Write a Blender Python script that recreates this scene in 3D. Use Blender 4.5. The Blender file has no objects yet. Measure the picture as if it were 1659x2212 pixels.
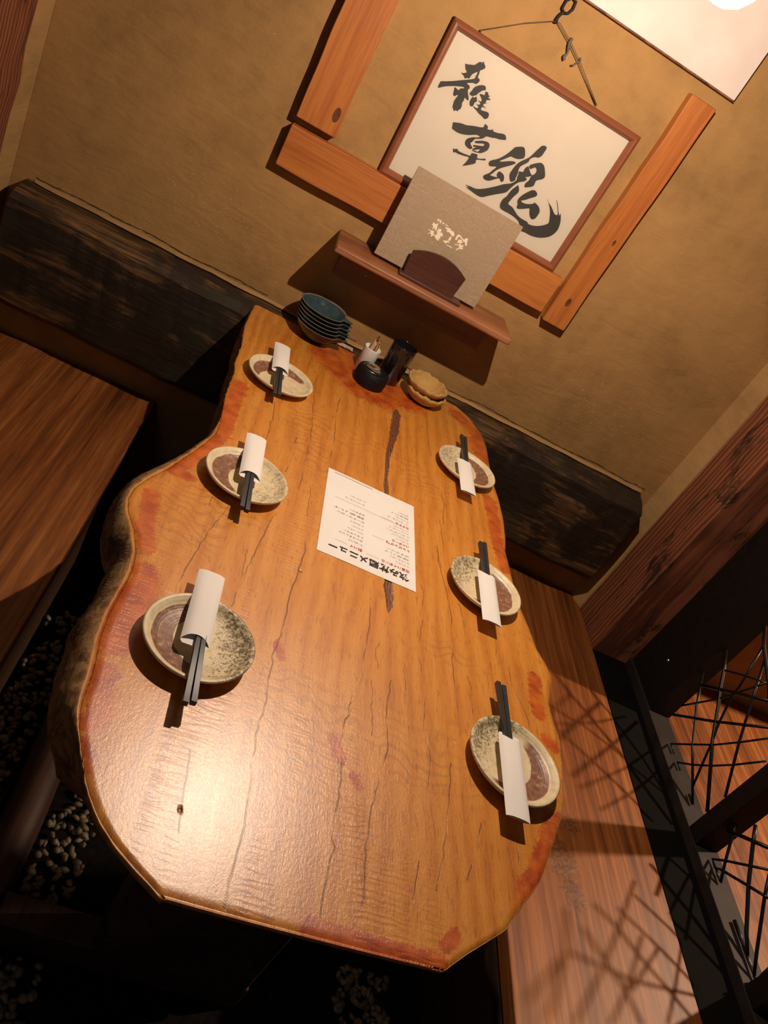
import bpy, bmesh, math, random, json
import numpy as np
from mathutils import Matrix, Vector
from mathutils.geometry import tessellate_polygon
random.seed(7); rng = np.random.default_rng(7)
C = bpy.context.scene.collection
PI = math.pi
# ------------------------------------------------------------------ camera
M = [[0.8807684, 0.0171786, 0.4732356], [0.4033254, -0.5508801, -0.730657], [0.2481444, 0.8344076, -0.4921264]]
CAM = (0.0, -2.19566, 1.5218)
FPX = 1709.68
cd = bpy.data.cameras.new('camera'); cam = bpy.data.objects.new('camera', cd); C.objects.link(cam)
cd.sensor_fit = 'VERTICAL'; cd.sensor_height = 36.0; cd.lens = FPX * 36.0 / 2212.0
cd.clip_start = 0.02; cd.clip_end = 60
R = Matrix(((M[0][0], -M[1][0], -M[2][0]), (M[0][1], -M[1][1], -M[2][1]), (M[0][2], -M[1][2], -M[2][2])))
cam.matrix_world = Matrix.Translation(CAM) @ R.to_4x4()
bpy.context.scene.camera = cam
# ------------------------------------------------------------------ world, lights, exposure
w = bpy.data.worlds.new('dim_interior'); bpy.context.scene.world = w; w.use_nodes = True
w.node_tree.nodes['Background'].inputs[0].default_value = (1.0, 0.93, 0.86, 1)
w.node_tree.nodes['Background'].inputs[1].default_value = 0.016
vs = bpy.context.scene.view_settings
vs.view_transform = 'Standard'; vs.look = 'None'; vs.gamma = 1.0; vs.exposure = 0.0; vs.use_curve_mapping = False
BULB = (0.40, -0.865, 1.762)
NEXT = (2.90, -0.57, 1.75)

def lamp(name, kind, loc, power, color, radius=0.01, target=None, size=None, blend=0.2):
    l = bpy.data.lights.new(name, kind); l.energy = power; l.color = color
    if kind != 'AREA': l.shadow_soft_size = radius
    else: l.size = radius
    if kind == 'SPOT': l.spot_size = size; l.spot_blend = blend
    o = bpy.data.objects.new(name, l); C.objects.link(o); o.location = loc
    if target is not None:
        o.rotation_euler = (Vector(target) - Vector(loc)).to_track_quat('-Z', 'Y').to_euler()
    return o
lamp('table_bulb_light', 'POINT', BULB, 52.0, (1.0, 0.79, 0.61), 0.007)
lamp('next_booth_light', 'SPOT', NEXT, 175.0, (1.0, 0.70, 0.47), 0.032, (NEXT[0] - 0.25, NEXT[1] - 0.05, 0), math.radians(116), 0.25)
lamp('room_fill', 'AREA', (-1.2, -3.6, 2.4), 2.0, (1.0, 0.82, 0.66), 0.7, (0.0, -1.4, 0.2))  # added soft fill from behind the camera, no lamp seen there

# ------------------------------------------------------------------ helpers
def link(o, parent=None):
    C.objects.link(o)
    if parent is not None: o.parent = parent
    return o
def tag(o, label=None, cat=None, group=None, kind=None):
    if label: o['label'] = label
    if cat: o['category'] = cat
    if group: o['group'] = group
    if kind: o['kind'] = kind
    return o
def thing(name, label, cat, loc=(0, 0, 0), rz=0.0, group=None):
    o = bpy.data.objects.new(name, None); o.location = loc; o.rotation_euler = (0, 0, rz)
    o.empty_display_size = 0.05
    link(o); return tag(o, label, cat, group)
class MB:
    def __init__(s): s.v = []; s.f = []; s.m = []
    def add(s, vs_, fs, mi=0):
        b = len(s.v); s.v += [tuple(map(float, q)) for q in vs_]; s.f += [tuple(b + i for i in f) for f in fs]; s.m += [mi] * len(fs); return s
    def box(s, x0, x1, y0, y1, z0, z1, mi=0):
        return s.add([(x0, y0, z0), (x1, y0, z0), (x1, y1, z0), (x0, y1, z0), (x0, y0, z1), (x1, y0, z1), (x1, y1, z1), (x0, y1, z1)],
                     [(0, 3, 2, 1), (4, 5, 6, 7), (0, 1, 5, 4), (1, 2, 6, 5), (2, 3, 7, 6), (3, 0, 4, 7)], mi)
    def lathe(s, prof, n=64, cx=0, cy=0, cz=0, mi=0, fr=None, close=False):
        b = []
        for r, z in prof:
            for k in range(n):
                a = 2 * PI * k / n; rr, zz = (r, z) if fr is None else fr(r, z, a)
                b.append((cx + rr * math.cos(a), cy + rr * math.sin(a), cz + zz))
        f = []
        m_ = len(prof)
        for i in range(m_ - 1 if not close else m_):
            j = (i + 1) % m_
            for k in range(n):
                k2 = (k + 1) % n
                f.append((i * n + k, i * n + k2, j * n + k2, j * n + k))
        return s.add(b, f, mi)
    def tube(s, pts, r, n=10, mi=0, cap=True):
        pts = [Vector(p) for p in pts]; rings = []; up = Vector((0, 0, 1))
        prev = None
        for i, p in enumerate(pts):
            t = (pts[min(i + 1, len(pts) - 1)] - pts[max(i - 1, 0)]).normalized()
            if prev is None:
                u = t.cross(up) if abs(t.dot(up)) < 0.95 else t.cross(Vector((1, 0, 0)))
            else: u = prev - t * prev.dot(t)
            u.normalize(); prev = u; v2 = t.cross(u)
            rr = r[i] if isinstance(r, (list, tuple)) else r
            rings.append([p + (u * math.cos(2 * PI * k / n) + v2 * math.sin(2 * PI * k / n)) * rr for k in range(n)])
        V = [q for ring in rings for q in ring]; F = []
        for i in range(len(pts) - 1):
            for k in range(n):
                k2 = (k + 1) % n
                F.append((i * n + k, i * n + k2, (i + 1) * n + k2, (i + 1) * n + k))
        if cap:
            F.append(tuple(range(n))[::-1]); F.append(tuple((len(pts) - 1) * n + k for k in range(n)))
        return s.add(V, F, mi)
    def poly(s, pts, mi=0):
        tri = tessellate_polygon([[Vector(p) for p in pts]])
        return s.add(pts, [tuple(t) for t in tri], mi)
    def prism(s, pts2, fn, d0, d1, mi=0):
        """pts2 outline, fn(a,b,d)->xyz"""
        n = len(pts2); tri = tessellate_polygon([[Vector((a, b, 0)) for a, b in pts2]])
        V = [fn(a, b, d0) for a, b in pts2] + [fn(a, b, d1) for a, b in pts2]
        F = [tuple(t) for t in tri] + [tuple(n + i for i in reversed(t)) for t in tri] + [(i, (i + 1) % n, n + (i + 1) % n, n + i) for i in range(n)]
        return s.add(V, F, mi)
    def build(s, name, mats, parent=None, smooth=False, bevel=0, seg=2, fix=True, loc=None):
        me = bpy.data.meshes.new(name); me.from_pydata(s.v, [], s.f)
        if not isinstance(mats, (list, tuple)): mats = [mats]
        for m in mats: me.materials.append(m)
        me.polygons.foreach_set('material_index', s.m)
        if fix:
            bm = bmesh.new(); bm.from_mesh(me); bmesh.ops.recalc_face_normals(bm, faces=bm.faces); bm.to_mesh(me); bm.free()
        if smooth: me.polygons.foreach_set('use_smooth', [True] * len(me.polygons))
        me.update()
        o = bpy.data.objects.new(name, me)
        if loc is not None: o.location = loc
        link(o, parent)
        if bevel:
            b = o.modifiers.new('bevel', 'BEVEL'); b.width = bevel; b.segments = seg; b.limit_method = 'ANGLE'; b.angle_limit = math.radians(40)
            if smooth is False:
                me.polygons.foreach_set('use_smooth', [True] * len(me.polygons))
                b.harden_normals = True
        return o
def copy_tree(o, parent=None):
    c = o.copy(); C.objects.link(c); c.parent = parent
    for ch in list(o.children): copy_tree(ch, c)
    return c
def catmull(pts, k=6):
    out = []; n = len(pts); P = [np.array(p, float) for p in pts]
    for i in range(n - 1):
        a = P[max(i - 1, 0)]; b = P[i]; c = P[i + 1]; d = P[min(i + 2, n - 1)]
        for j in range(k):
            t = j / k
            out.append(0.5 * ((2 * b) + (-a + c) * t + (2 * a - 5 * b + 4 * c - d) * t * t + (-a + 3 * b - 3 * c + d) * t ** 3))
    out.append(P[-1]); return out

# ------------------------------------------------------------------ materials
class NT:
    def __init__(s, name):
        s.m = bpy.data.materials.new(name); s.m.use_nodes = True; s.t = s.m.node_tree; s.n = s.t.nodes; s.l = s.t.links
        s.b = s.n['Principled BSDF']; s.out = s.n['Material Output']
    def new(s, typ, **kw):
        n = s.n.new(typ)
        for k, v in kw.items(): setattr(n, k, v)
        return n
    def set(s, node, sock, v):
        i = node.inputs[sock]
        if isinstance(v, bpy.types.NodeSocket): s.l.new(v, i)
        else: i.default_value = v
    def coord(s, scale=(1, 1, 1), loc=(0, 0, 0), rot=(0, 0, 0)):
        tc = s.new('ShaderNodeTexCoord'); mp = s.new('ShaderNodeMapping'); s.l.new(tc.outputs['Object'], mp.inputs[0])
        mp.inputs['Scale'].default_value = scale; mp.inputs['Location'].default_value = loc; mp.inputs['Rotation'].default_value = rot
        return mp.outputs[0]
    def noise(s, vec, scale=5, detail=4, rough=0.55, dist=0.0):
        n = s.new('ShaderNodeTexNoise'); s.l.new(vec, n.inputs['Vector'])
        n.inputs['Scale'].default_value = scale; n.inputs['Detail'].default_value = detail; n.inputs['Roughness'].default_value = rough; n.inputs['Distortion'].default_value = dist
        return n.outputs[0]
    def wave(s, vec, scale=5, dist=3, detail=2, dscale=1.0, axis='X', typ='BANDS'):
        n = s.new('ShaderNodeTexWave'); s.l.new(vec, n.inputs['Vector']); n.wave_type = typ
        if typ == 'BANDS': n.bands_direction = axis
        else: n.rings_direction = axis
        n.inputs['Scale'].default_value = scale; n.inputs['Distortion'].default_value = dist; n.inputs['Detail'].default_value = detail; n.inputs['Detail Scale'].default_value = dscale
        return n.outputs['Fac']
    def math(s, op, a, b=0.5, c=None, clamp=False):
        n = s.new('ShaderNodeMath', operation=op, use_clamp=clamp); s.set(n, 0, a); s.set(n, 1, b)
        if c is not None: s.set(n, 2, c)
        return n.outputs[0]
    def ramp(s, fac, stops):
        n = s.new('ShaderNodeValToRGB'); s.l.new(fac, n.inputs[0]); e = n.color_ramp.elements
        while len(e) < len(stops): e.new(0.5)
        for el, (p_, c_) in zip(e, stops): el.position = p_; el.color = (*c_, 1) if len(c_) == 3 else c_
        return n.outputs[0]
    def mix(s, fac, a, b, mode='MIX'):
        n = s.new('ShaderNodeMix', data_type='RGBA', blend_type=mode); s.set(n, 0, fac)
        for k, v in ((6, a), (7, b)):
            if isinstance(v, tuple) and len(v) == 3: v = (*v, 1)
            s.set(n, k, v)
        return n.outputs[2]
    def sstep(s, x, lo, hi):
        n = s.new('ShaderNodeMapRange', interpolation_type='SMOOTHSTEP'); s.set(n, 0, x); n.inputs[1].default_value = lo; n.inputs[2].default_value = hi
        return n.outputs[0]
    def attr(s, name):
        n = s.new('ShaderNodeAttribute', attribute_name=name); return n.outputs['Fac']
    def bump(s, h, strength=0.3, dist=0.002, prev=None):
        n = s.new('ShaderNodeBump'); s.l.new(h, n.inputs['Height']); n.inputs['Strength'].default_value = strength; n.inputs['Distance'].default_value = dist
        if prev is not None: s.l.new(prev, n.inputs['Normal'])
        return n.outputs[0]
    def fin(s, col=None, rough=None, normal=None, **kw):
        if col is not None: s.set(s.b, 'Base Color', (*col, 1) if isinstance(col, tuple) and len(col) == 3 else col)
        if rough is not None: s.set(s.b, 'Roughness', rough)
        if normal is not None: s.l.new(normal, s.b.inputs['Normal'])
        for k, v in kw.items():
            s.set(s.b, k.replace('_', ' '), v)
        return s.m
def plain(name, col, rough=0.5, var=0.06, scale=60, bump=0.0, **kw):
    t = NT(name); c = t.coord(); n = t.noise(c, scale, 3)
    dark = tuple(max(0, x * (1 - var)) for x in col); lite = tuple(min(1, x * (1 + var)) for x in col)
    nb = t.bump(n, bump, 0.001) if bump else None
    return t.fin(t.ramp(n, [(0.3, dark), (0.7, lite)]), rough, nb, **kw)
def wood(name, c1, c2, c3, grain='Y', rough=0.5, fine=180, bump=0.25, wav=9, dist=5, knots=False, loc=(0, 0, 0), coat=0.0):
    t = NT(name)
    st = 0.06
    sc = {'X': (st, 1, 1), 'Y': (1, st, 1), 'Z': (1, 1, st)}[grain]
    ax = {'X': 'Y', 'Y': 'X', 'Z': 'X'}[grain]
    c = t.coord(sc, loc)
    big = t.noise(c, wav * 0.7, 3, 0.5, 0.4)
    c4 = t.coord(tuple(x * (0.35 if x == st else 1) for x in sc), loc); wv = t.noise(c4, wav * 5, 3, 0.6, 0.25)
    fn = t.noise(c, fine, 3, 0.6)
    f = t.math('ADD', t.math('MULTIPLY', big, 0.42), t.math('MULTIPLY', wv, 0.38))
    f = t.math('ADD', f, t.math('MULTIPLY', fn, 0.24))
    col = t.ramp(f, [(0.40, c1), (0.52, c2), (0.64, c3)])
    pores = t.sstep(fn, 0.62, 0.72)
    col = t.mix(t.math('MULTIPLY', pores, 0.35), col, tuple(x * 0.4 for x in c1))
    return t.fin(col, rough, t.bump(t.math('ADD', fn, t.math('MULTIPLY', wv, 0.5)), bump, 0.0008), Coat_Weight=coat, Coat_Roughness=0.25)

# plaster: sandy ochre render, lumpy, faint trowel marks
def plaster(name, base=(0.40, 0.225, 0.083)):
    t = NT(name); c = t.coord()
    big = t.noise(c, 2.2, 4, 0.6, 0.6); mid = t.noise(c, 16, 5, 0.6); fine = t.noise(c, 240, 4, 0.7)
    cs = t.coord((1, 1, 3.2)); tr = t.noise(cs, 9, 3, 0.5, 1.2)
    f = t.math('ADD', t.math('MULTIPLY', big, 0.55), t.math('MULTIPLY', mid, 0.3)); f = t.math('ADD', f, t.math('MULTIPLY', fine, 0.15))
    d = tuple(x * 0.72 for x in base); l = tuple(min(1, x * 1.2) for x in base)
    col = t.ramp(f, [(0.36, d), (0.5, base), (0.66, l)])
    b1 = t.bump(fine, 0.35, 0.0015); b2 = t.bump(mid, 0.35, 0.006, b1); b3 = t.bump(tr, 0.25, 0.01, b2)
    return t.fin(col, 0.93, b3, Specular_IOR_Level=0.15)
PLASTER = plaster('ochre_plaster'); PLASTER_LIP = plaster('pale_plaster_lip', (0.42, 0.25, 0.10))
STRAW = plain('straw_fibre', (0.62, 0.42, 0.2), 0.8)
CRACKM = plain('plaster_crack', (0.05, 0.035, 0.02), 0.95)
BOARD = wood('orange_pine', (0.38, 0.105, 0.018), (0.50, 0.165, 0.032), (0.56, 0.205, 0.048), 'X', 0.5, 160, 0.2, 16, 3.5)
BOARDV = wood('orange_pine_upright', (0.38, 0.105, 0.018), (0.50, 0.165, 0.032), (0.56, 0.205, 0.048), 'Z', 0.5, 160, 0.2, 16, 3.5, loc=(3, 0, 1))
FRAME = wood('picture_frame_wood', (0.24, 0.074, 0.032), (0.28, 0.092, 0.040), (0.31, 0.105, 0.046), 'X', 0.32, 200, 0.05, 5, 2)
SHELF = wood('shelf_cedar', (0.11, 0.032, 0.012), (0.27, 0.095, 0.036), (0.42, 0.18, 0.08), 'X', 0.45, 220, 0.2, 34, 6)
HOLDER = wood('dark_stained_wood', (0.045, 0.014, 0.009), (0.075, 0.024, 0.015), (0.115, 0.04, 0.024), 'X', 0.38, 260, 0.3, 20, 4)
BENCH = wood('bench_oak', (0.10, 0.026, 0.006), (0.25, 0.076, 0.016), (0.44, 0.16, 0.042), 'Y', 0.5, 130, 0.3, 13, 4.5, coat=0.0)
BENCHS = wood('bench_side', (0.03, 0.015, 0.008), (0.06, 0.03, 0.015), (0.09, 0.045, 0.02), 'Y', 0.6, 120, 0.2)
def mk_bench_burr():
    t = NT('bench_oak_with_burr'); c = t.coord((1, 0.06, 1)); c4 = t.coord((1, 0.02, 1))
    tc = t.new('ShaderNodeTexCoord'); sp = t.new('ShaderNodeSeparateXYZ'); t.l.new(tc.outputs['Object'], sp.inputs[0]); x, y = sp.outputs[0], sp.outputs[1]
    big = t.noise(c, 9, 3, 0.5, 0.4); wv = t.noise(c4, 65, 3, 0.6, 0.25); fn = t.noise(c, 130, 3, 0.6)
    f = t.math('ADD', t.math('ADD', t.math('MULTIPLY', big, 0.42), t.math('MULTIPLY', wv, 0.36)), t.math('MULTIPLY', fn, 0.24))
    col = t.ramp(f, [(0.40, (0.11, 0.030, 0.007)), (0.52, (0.25, 0.076, 0.016)), (0.64, (0.42, 0.152, 0.04))])
    nz = t.noise(t.coord(), 30, 5, 0.7, 1.5)
    def blob(bx, by, r, sy=1.0):
        dx = t.math('ADD', x, -bx); dy = t.math('MULTIPLY', t.math('ADD', y, -by), sy)
        d = t.math('SQRT', t.math('ADD', t.math('MULTIPLY', dx, dx), t.math('MULTIPLY', dy, dy)))
        return t.sstep(t.math('ADD', d, t.math('MULTIPLY', t.math('SUBTRACT', nz, 0.5), 0.09)), r, r * 0.45)
    m_ = t.math('MAXIMUM', blob(-0.06, -0.02, 0.050, 0.8), t.math('MAXIMUM', blob(-0.015, 0.085, 0.034), blob(-0.04, -0.10, 0.040)))
    bc = t.ramp(t.noise(t.coord(), 55, 5, 0.75, 2.5), [(0.36, (0.045, 0.016, 0.007)), (0.5, (0.15, 0.05, 0.014)), (0.66, (0.30, 0.12, 0.04))])
    col = t.mix(t.math('MULTIPLY', m_, 0.85), col, bc)
    return t.fin(col, 0.5, t.bump(t.math('ADD', t.math('ADD', fn, t.math('MULTIPLY', wv, 0.5)), t.math('MULTIPLY', t.math('MULTIPLY', m_, nz), 4.0)), 0.3, 0.0008), Specular_IOR_Level=0.4)
BENCHR = mk_bench_burr()
BLACKW = plain('black_painted_wood', (0.008, 0.0055, 0.005), 0.6, 0.3, 40, Specular_IOR_Level=0.25)
STEELB = plain('dark_steel_plate', (0.024, 0.018, 0.017), 0.6, 0.35, 14, 0.1, Specular_IOR_Level=0.2)
VOIDB = plain('matte_black_board', (0.004, 0.0035, 0.003), 0.9, 0.2, 20, Specular_IOR_Level=0.1)  # near-black matte board for the sill
IRON = plain('black_iron', (0.02, 0.018, 0.017), 0.32, 0.2, 80, 0.1, Metallic=0.6)
BLACKP = plain('black_lacquer', (0.010, 0.009, 0.010), 0.10, 0.1, 30, Coat_Weight=0.5, Coat_Roughness=0.05)
BLACKMATTE = plain('matte_black_ceramic', (0.007, 0.006, 0.006), 0.55, 0.1, 30, Specular_IOR_Level=0.3)
CHOP = plain('black_chopstick', (0.026, 0.027, 0.032), 0.4, 0.1, 80)
PAPER = plain('white_paper', (0.84, 0.80, 0.76), 0.8, 0.02, 12)
RICEP = plain('cream_paper', (0.60, 0.52, 0.42), 0.85, 0.03, 6)
INK = plain('sumi_ink', (0.040, 0.034, 0.030), 0.7, 0.2, 12)
PRINTK = plain('print_black', (0.035, 0.015, 0.02), 0.7)
PRINTR = plain('print_red', (0.50, 0.07, 0.06), 0.7)
PRINTG = plain('print_grey', (0.30, 0.25, 0.22), 0.7)
LOGO = plain('logo_cream', (0.86, 0.74, 0.56), 0.7)
WHITEP = plain('white_plastic', (0.78, 0.74, 0.68), 0.35, 0.02)
PICK = plain('toothpick_wood', (0.62, 0.36, 0.17), 0.6)
METAL = plain('bright_metal', (0.6, 0.56, 0.5), 0.25, 0.1, 20, Metallic=1.0)
CORD = plain('brown_cord', (0.14, 0.085, 0.05), 0.8, 0.3, 300)
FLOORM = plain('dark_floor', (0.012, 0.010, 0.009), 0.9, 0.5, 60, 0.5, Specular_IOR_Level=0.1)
SLEDM = wood('dark_log_wood', (0.025, 0.013, 0.010), (0.055, 0.028, 0.022), (0.10, 0.052, 0.042), 'Y', 0.5, 120, 0.6, 10, 5)

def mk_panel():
    t = NT('header_panel_glare'); n = t.noise(t.coord(), 8, 4)
    return t.fin(t.ramp(n, [(0.3, (0.70, 0.58, 0.52)), (0.7, (0.78, 0.68, 0.62))]), 0.6)  # pale tone stands for lamp glare washing over the panel
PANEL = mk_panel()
def mk_beam():
    t = NT('charred_beam'); c = t.coord((0.05, 1, 1)); c2 = t.coord((0.35, 1, 1))
    g = t.noise(c, 150, 4, 0.65); wv = t.noise(c, 60, 4, 0.6, 0.3); blot = t.noise(c2, 7, 5, 0.7, 0.5); moss = t.noise(t.coord(), 5, 3)
    col = t.ramp(g, [(0.35, (0.012, 0.008, 0.006)), (0.7, (0.038, 0.022, 0.012))])
    br = t.ramp(t.math('MULTIPLY', g, wv), [(0.17, (0.022, 0.013, 0.007)), (0.36, (0.20, 0.10, 0.038))])
    col = t.mix(t.sstep(blot, 0.49, 0.60), col, br)
    col = t.mix(t.math('MULTIPLY', t.sstep(moss, 0.5, 0.66), 0.6), col, (0.028, 0.03, 0.014))
    return t.fin(col, 0.55, t.bump(t.math('ADD', g, t.math('MULTIPLY', wv, 0.6)), 0.6, 0.002))
BEAM = mk_beam()
def mk_post():
    t = NT('worn_post_wood'); c = t.coord((1, 1, 0.06)); c2 = t.coord((1, 1, 0.3))
    g = t.noise(c, 120, 4, 0.6); blot = t.noise(c2, 13, 5, 0.75, 0.8); wv = t.wave(c, 18, 6, 2, 1.3, 'Y')
    red = t.ramp(t.math('ADD', t.math('MULTIPLY', g, 0.6), t.math('MULTIPLY', wv, 0.4)), [(0.3, (0.12, 0.035, 0.015)), (0.7, (0.30, 0.10, 0.045))])
    return t.fin(t.mix(t.sstep(blot, 0.53, 0.66), red, (0.025, 0.015, 0.01)), 0.6, t.bump(g, 0.6, 0.002))
POST = mk_post()
def mk_linen():
    t = NT('linen_cover'); a = t.noise(t.coord((9, 1, 1)), 90, 3, 0.7); b = t.noise(t.coord((1, 1, 9)), 90, 3, 0.7)
    a2 = t.noise(t.coord((1.2, 1, 60)), 9, 2, 0.6); 
    f = t.math('ADD', t.math('MULTIPLY', a, 0.5), t.math('MULTIPLY', b, 0.5))
    col = t.ramp(f, [(0.35, (0.29, 0.195, 0.115)), (0.62, (0.43, 0.315, 0.205))])
    col = t.mix(t.math('MULTIPLY', t.sstep(a2, 0.60, 0.68), 0.45), col, (0.58, 0.45, 0.32))
    return t.fin(col, 0.85, t.bump(f, 0.4, 0.0008))
LINEN = mk_linen()
def mk_table():
    t = NT('live_edge_slab')
    c = t.coord((1, 0.07, 1)); c2 = t.coord((1, 0.22, 1)); c1 = t.coord()
    big = t.noise(c1, 2.6, 3, 0.5, 0.3); g = t.noise(c, 90, 4, 0.62, 0.3); fine = t.noise(c, 420, 3, 0.65)
    rings = t.wave(c2, 9, 9, 3, 0.9, 'X'); 
    c3 = t.coord((1, 0.55, 1)); curl = t.wave(c3, 26, 16, 2, 0.55, 'Y')
    f = t.math('ADD', t.math('MULTIPLY', big, 0.30), t.math('MULTIPLY', g, 0.34)); f = t.math('ADD', f, t.math('MULTIPLY', rings, 0.12)); f = t.math('ADD', f, t.math('MULTIPLY', fine, 0.24))
    col = t.ramp(f, [(0.32, (0.44, 0.130, 0.014)), (0.46, (0.60, 0.215, 0.024)), (0.56, (0.67, 0.262, 0.036)), (0.72, (0.74, 0.335, 0.062))])
    col = t.mix(t.math('MULTIPLY', t.sstep(curl, 0.60, 0.92), t.math('MULTIPLY', t.sstep(t.noise(c1, 5, 2), 0.5, 0.64), 0.33)), col, (0.30, 0.10, 0.02))
    flk = t.sstep(t.noise(t.coord((1, 0.12, 1)), 260, 2, 0.5), 0.58, 0.68)
    col = t.mix(t.math('MULTIPLY', flk, 0.38), col, (0.20, 0.06, 0.015))
    nz = t.noise(c1, 75, 6, 0.78, 0.6); nz2 = t.noise(t.coord((2.2, 0.8, 1)), 170, 4, 0.75)
    sm = t.math('ADD', t.attr('stain'), t.math('MULTIPLY', t.math('SUBTRACT', t.math('ADD', t.math('MULTIPLY', nz, 0.5), t.math('MULTIPLY', nz2, 0.5)), 0.5), 6.5))
    sm = t.math('MULTIPLY', t.sstep(sm, 0.10, 0.24), t.sstep(t.attr('stain'), -1.0, -0.3))
    col = t.mix(t.math('MULTIPLY', sm, 0.95), col, t.ramp(t.noise(c1, 30, 3), [(0.35, (0.38, 0.045, 0.006)), (0.7, (0.66, 0.15, 0.014))]))
    bark = t.attr('bark')
    bk = t.ramp(t.noise(t.coord((1, 0.6, 1)), 34, 5, 0.7, 1.0), [(0.34, (0.045, 0.018, 0.007)), (0.46, (0.17, 0.075, 0.020)), (0.58, (0.34, 0.19, 0.07)), (0.70, (0.16, 0.045, 0.015))])
    col = t.mix(t.sstep(bark, 0.05, 0.6), col, bk)
    kn = t.sstep(t.math('ADD', t.attr('knot'), t.math('MULTIPLY', t.math('SUBTRACT', t.noise(c1, 80, 3), 0.5), 1.0)), 0.0, 0.22)
    knc = t.ramp(t.wave(t.coord((1, 0.5, 1)), 60, 9, 3, 1.5, 'X'), [(0.1, (0.075, 0.026, 0.016)), (0.6, (0.17, 0.062, 0.035)), (0.95, (0.28, 0.10, 0.045))])
    col = t.mix(kn, col, knc)
    ck = t.sstep(t.attr('crack'), 0.15, 0.7)
    ck = t.math('MULTIPLY', ck, t.sstep(t.noise(t.coord((1, 0.5, 1)), 24, 3, 0.6), 0.36, 0.56))
    col = t.mix(t.math('MULTIPLY', ck, 0.8), col, (0.13, 0.04, 0.014))
    col = t.mix(t.math('MULTIPLY', t.sstep(t.attr('scratch'), 0.1, 0.8), 0.45), col, (0.80, 0.55, 0.36))
    # worn micro scratches
    sc = t.sstep(t.noise(t.coord((0.12, 1.6, 1), rot=(0, 0, 0.5)), 90, 2, 0.5), 0.735, 0.76)
    col = t.mix(t.math('MULTIPLY', sc, 0.25), col, (0.75, 0.5, 0.3))
    lum = t.noise(t.coord((1, 0.35, 1)), 38, 4, 0.6, 0.4); rip = t.wave(t.coord((0.30, 1, 1)), 34, 11, 3, 1.6, 'Y'); ripm = t.sstep(t.noise(t.coord((1, 0.15, 1)), 9, 2), 0.47, 0.6)
    b0 = t.bump(t.math('MULTIPLY', rip, ripm), 0.35, 0.0012)
    b1 = t.bump(lum, 0.35, 0.0014, b0); b2 = t.bump(t.noise(t.coord((1, 0.6, 1)), 260, 3, 0.7), 0.75, 0.0008, b1); b3 = t.bump(t.math('MULTIPLY', ck, -1.0), 0.6, 0.002, b2); b4 = t.bump(t.math('MULTIPLY', fine, 1.0), 0.25, 0.0006, b3)
    ro = t.math('ADD', 0.27, t.math('MULTIPLY', nz, 0.14)); ro = t.math('ADD', ro, t.math('MULTIPLY', t.sstep(bark, 0.02, 0.5), 0.4))
    return t.fin(col, ro, b4, Specular_IOR_Level=0.6, Coat_Weight=t.math('MULTIPLY', t.math('SUBTRACT', 1.0, t.sstep(bark, 0.02, 0.4)), 0.95), Coat_Roughness=0.36, Coat_IOR=1.55)
TABLE = mk_table()
def mk_plate(name, brown_c, brown_r, speck, seed):
    t = NT(name); tc = t.new('ShaderNodeTexCoord'); sp = t.new('ShaderNodeSeparateXYZ'); t.l.new(tc.outputs['Object'], sp.inputs[0])
    x, y = sp.outputs[0], sp.outputs[1]; c = t.coord(loc=(seed, seed * 2, 0))
    r = t.math('SQRT', t.math('ADD', t.math('MULTIPLY', x, x), t.math('MULTIPLY', y, y)))
    wob = t.math('MULTIPLY', t.math('SUBTRACT', t.noise(c, 45, 3), 0.5), 0.006)
    dx = t.math('ADD', x, -brown_c); r2 = t.math('SQRT', t.math('ADD', t.math('MULTIPLY', dx, dx), t.math('MULTIPLY', y, y)))
    ins = t.sstep(t.math('ADD', r, wob), 0.0685, 0.0665)
    br = t.math('MULTIPLY', ins, t.sstep(t.math('ADD', r2, wob), brown_r, brown_r + 0.002))
    br = t.math('MULTIPLY', br, t.sstep(x, -0.012, 0.004))
    base = t.ramp(t.noise(c, 70, 4), [(0.3, (0.62, 0.50, 0.30)), (0.6, (0.76, 0.64, 0.42))])
    sand = t.sstep(t.noise(c, 330, 2), 0.66, 0.72)
    col = t.mix(t.math('MULTIPLY', sand, 0.35), base, (0.30, 0.20, 0.10))
    brc = t.ramp(t.noise(c, 130, 4), [(0.35, (0.17, 0.075, 0.040)), (0.58, (0.27, 0.13, 0.08)), (0.76, (0.5, 0.34, 0.22))])
    col = t.mix(br, col, brc)
    side = t.sstep(x, 0.012, -0.062)
    n2 = t.math('ADD', t.math('MULTIPLY', t.noise(c, 190, 5, 0.75), 0.8), t.math('MULTIPLY', t.noise(c, 40, 3), 0.2))
    spk = t.sstep(t.math('ADD', n2, t.math('MULTIPLY', side, 0.17 * speck)), 0.60, 0.72)
    spk = t.math('MULTIPLY', spk, t.math('MULTIPLY', t.sstep(side, 0.05, 0.3), speck))
    col = t.mix(t.math('MULTIPLY', spk, 0.85), col, (0.10, 0.065, 0.028))
    ring = t.wave(t.coord(), 0, 0)
    rr = t.math('SINE', t.math('MULTIPLY', r, 1500.0))
    bm_ = t.bump(rr, 0.12, 0.0006); b2 = t.bump(t.noise(c, 120, 4), 0.4, 0.0010, bm_)
    return t.fin(col, t.math('ADD', 0.28, t.math('MULTIPLY', t.noise(c, 60, 2), 0.25)), b2)
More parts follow.
